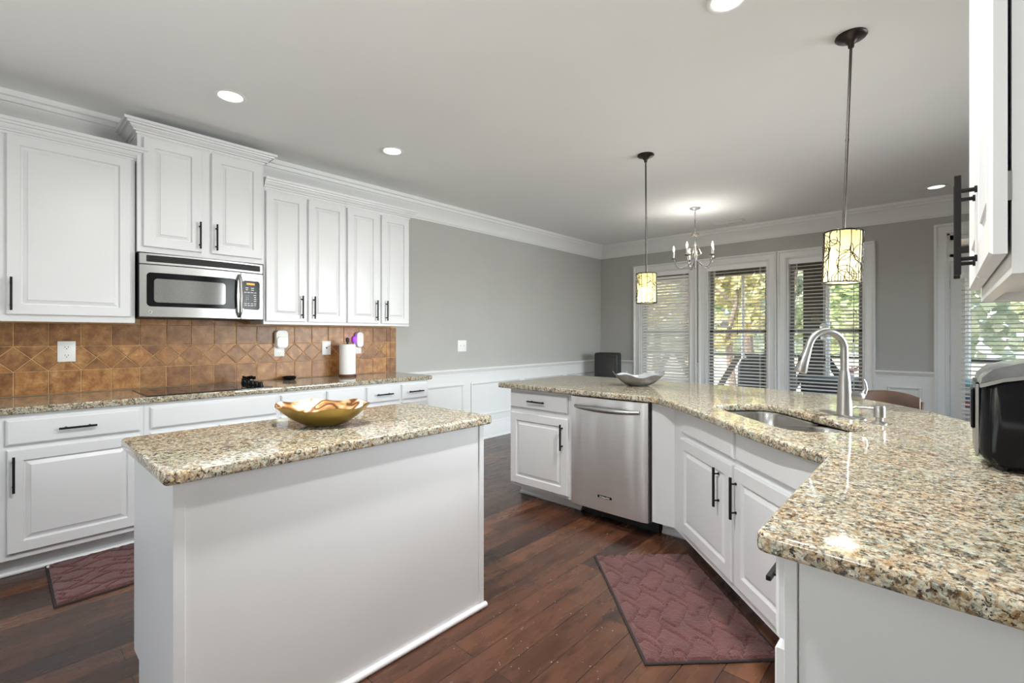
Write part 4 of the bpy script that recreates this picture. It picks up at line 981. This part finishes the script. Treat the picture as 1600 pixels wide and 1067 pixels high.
mb.build('blossoms', leaf_m('pink_blossom', (.55, .2, .25), (.7, .45, .4)), pl, 0)
fd = thing('bird_feeder', 'white hanging bird feeder beyond the right window', 'feeder', (-1.47, 9.3, 2.62))
MB().tube([(0, 0, 0), (0, 0, -1.12)], .004, 6).build('hanger', 'blackmat', fd); MB().lathe([(.04, -1.12), (.075, -1.15), (.06, -1.38), (.065, -1.40), (.0, -1.41)], (0, 0, 0), 16, True, False).build('cup', 'feeder', fd)
wf = thing('window_ornament', 'white flower-like ornament hanging inside the middle window', 'ornament', (-2.30, YF + .075, 1.45))
mb = MB()
for k in range(6): a = 2 * PI * k / 6; mb.sphere((.035 * math.cos(a), 0, .03 * math.sin(a)), .028, 1, .25, .9, 10)
mb.build('petals', 'feeder', wf); MB().tube([(0, 0, -.02), (.01, 0, -.07), (-.004, 0, -.11)], .004, 6).build('tail', 'feeder', wf); MB().tube([(0, 0, .02), (0, 0, .72)], .0012, 5).build('thread', 'feeder', wf)
cu = thing('striped_cushion', 'folded striped cushion on the porch behind the glass door', 'cushion', (.12, 8.3, -.06))
for k, c in enumerate([(.6, .5, .42), (.6, .5, .42), (.35, .08, .09), (.05, .09, .16), (.6, .5, .42), (.1, .3, .32)]):
    M['st%d' % k] = plain('stripe_%d' % k, c, .8); MB().box(-.22, .22, -.2, .2, .30 + k * .08, .378 + k * .08, .02, 2).build('stripe_fold', 'st%d' % k, cu, 40)
MB().box(-.24, .24, -.22, .22, 0, .30, .01).build('seat_base', 'blackmat', cu, 30)
# trees
def tree(label, x, y, h, spread, li, seed, n=900):
    rn = random.Random(seed); t = thing('tree', label, 'tree', (x, y, -.56), 0, 'trees beyond the porch')
    P = [(0, 0, 0)] + [(rn.uniform(-.15, .15) * k, rn.uniform(-.1, .1) * k, h * k / 6) for k in range(1, 6)]
    mb = MB().tube(P, [.16 * h / 7 * (1 - .15 * k) for k in range(6)], 8)
    for k in range(6):
        z = h * rn.uniform(.25, .75); a = rn.uniform(0, 2 * PI); b = Vector(P[min(5, int(z / h * 6))]); mb.tube([b, b + Vector((math.cos(a) * spread * .5, math.sin(a) * spread * .5, h * .12))], [.05, .02], 5)
    mb.build('trunk', 'bark', t)
    m = MB(); cl = [(rn.uniform(-1, 1) * spread * .7, rn.uniform(-1, 1) * spread * .7, h * rn.uniform(.22, 1.0), spread * rn.uniform(.3, .55)) for _ in range(13)]
    for k in range(n):
        cx, cy, cz, r = cl[k % 13]; d = Vector((rn.gauss(0, 1), rn.gauss(0, 1), rn.gauss(0, .8))).normalized() * r * rn.uniform(.5, 1)
        c = Vector((cx, cy, cz)) + d; a = Vector((rn.uniform(-1, 1), rn.uniform(-1, 1), rn.uniform(-1, 1))).normalized() * rn.uniform(.06, .12) * (1 + y / 40); b = a.orthogonal().normalized() * rn.uniform(.05, .09) * (1 + y / 40)
        v = [m.bm.verts.new(c + q) for q in (a, b, -a, -b)]; m.bm.faces.new(v)
    m.build('foliage', LEAF[li], t, 0)
rn = random.Random(21)
kinds = ['green leafy tree beyond the porch', 'yellow autumn tree beyond the porch', 'pale grey-green tree far beyond the porch']
k = 0
for row, (yy, hh, step) in enumerate(((16.5, 7, 3.9), (24, 10, 5.0), (34, 15, 6.4))):
    x = -13 - row * 4
    while x < 6 + row * 2:
        li = 2 if row == 2 else (1 if rn.random() < .2 else 0)
        tree(kinds[li], x + rn.uniform(-.2, .2), yy + rn.uniform(-.6, .6), hh * rn.uniform(.8, 1.15), 1.7 + row * .55, li, 100 + k, 2600 + row * 900); k += 1; x += step * rn.uniform(.98, 1.1)
m = MB(); rn = random.Random(77)
for k in range(9000):
    c = Vector((rn.uniform(-34, 16), 44 + rn.gauss(0, 1.6), -.5 + 16 * rn.random() ** .8)); a = Vector((rn.uniform(-1, 1), rn.uniform(-.3, .3), rn.uniform(-1, 1))).normalized() * rn.uniform(.3, .6); b = a.cross(Vector((0, 1, 0))).normalized() * rn.uniform(.25, .45)
    v = [m.bm.verts.new(c + q) for q in (a, b, -a, -b)]; m.bm.faces.new(v)
tag(m.build('woodland', LEAF[2], None, 0), 'hazy mass of woodland far beyond the yard', 'woodland', kind='stuff')
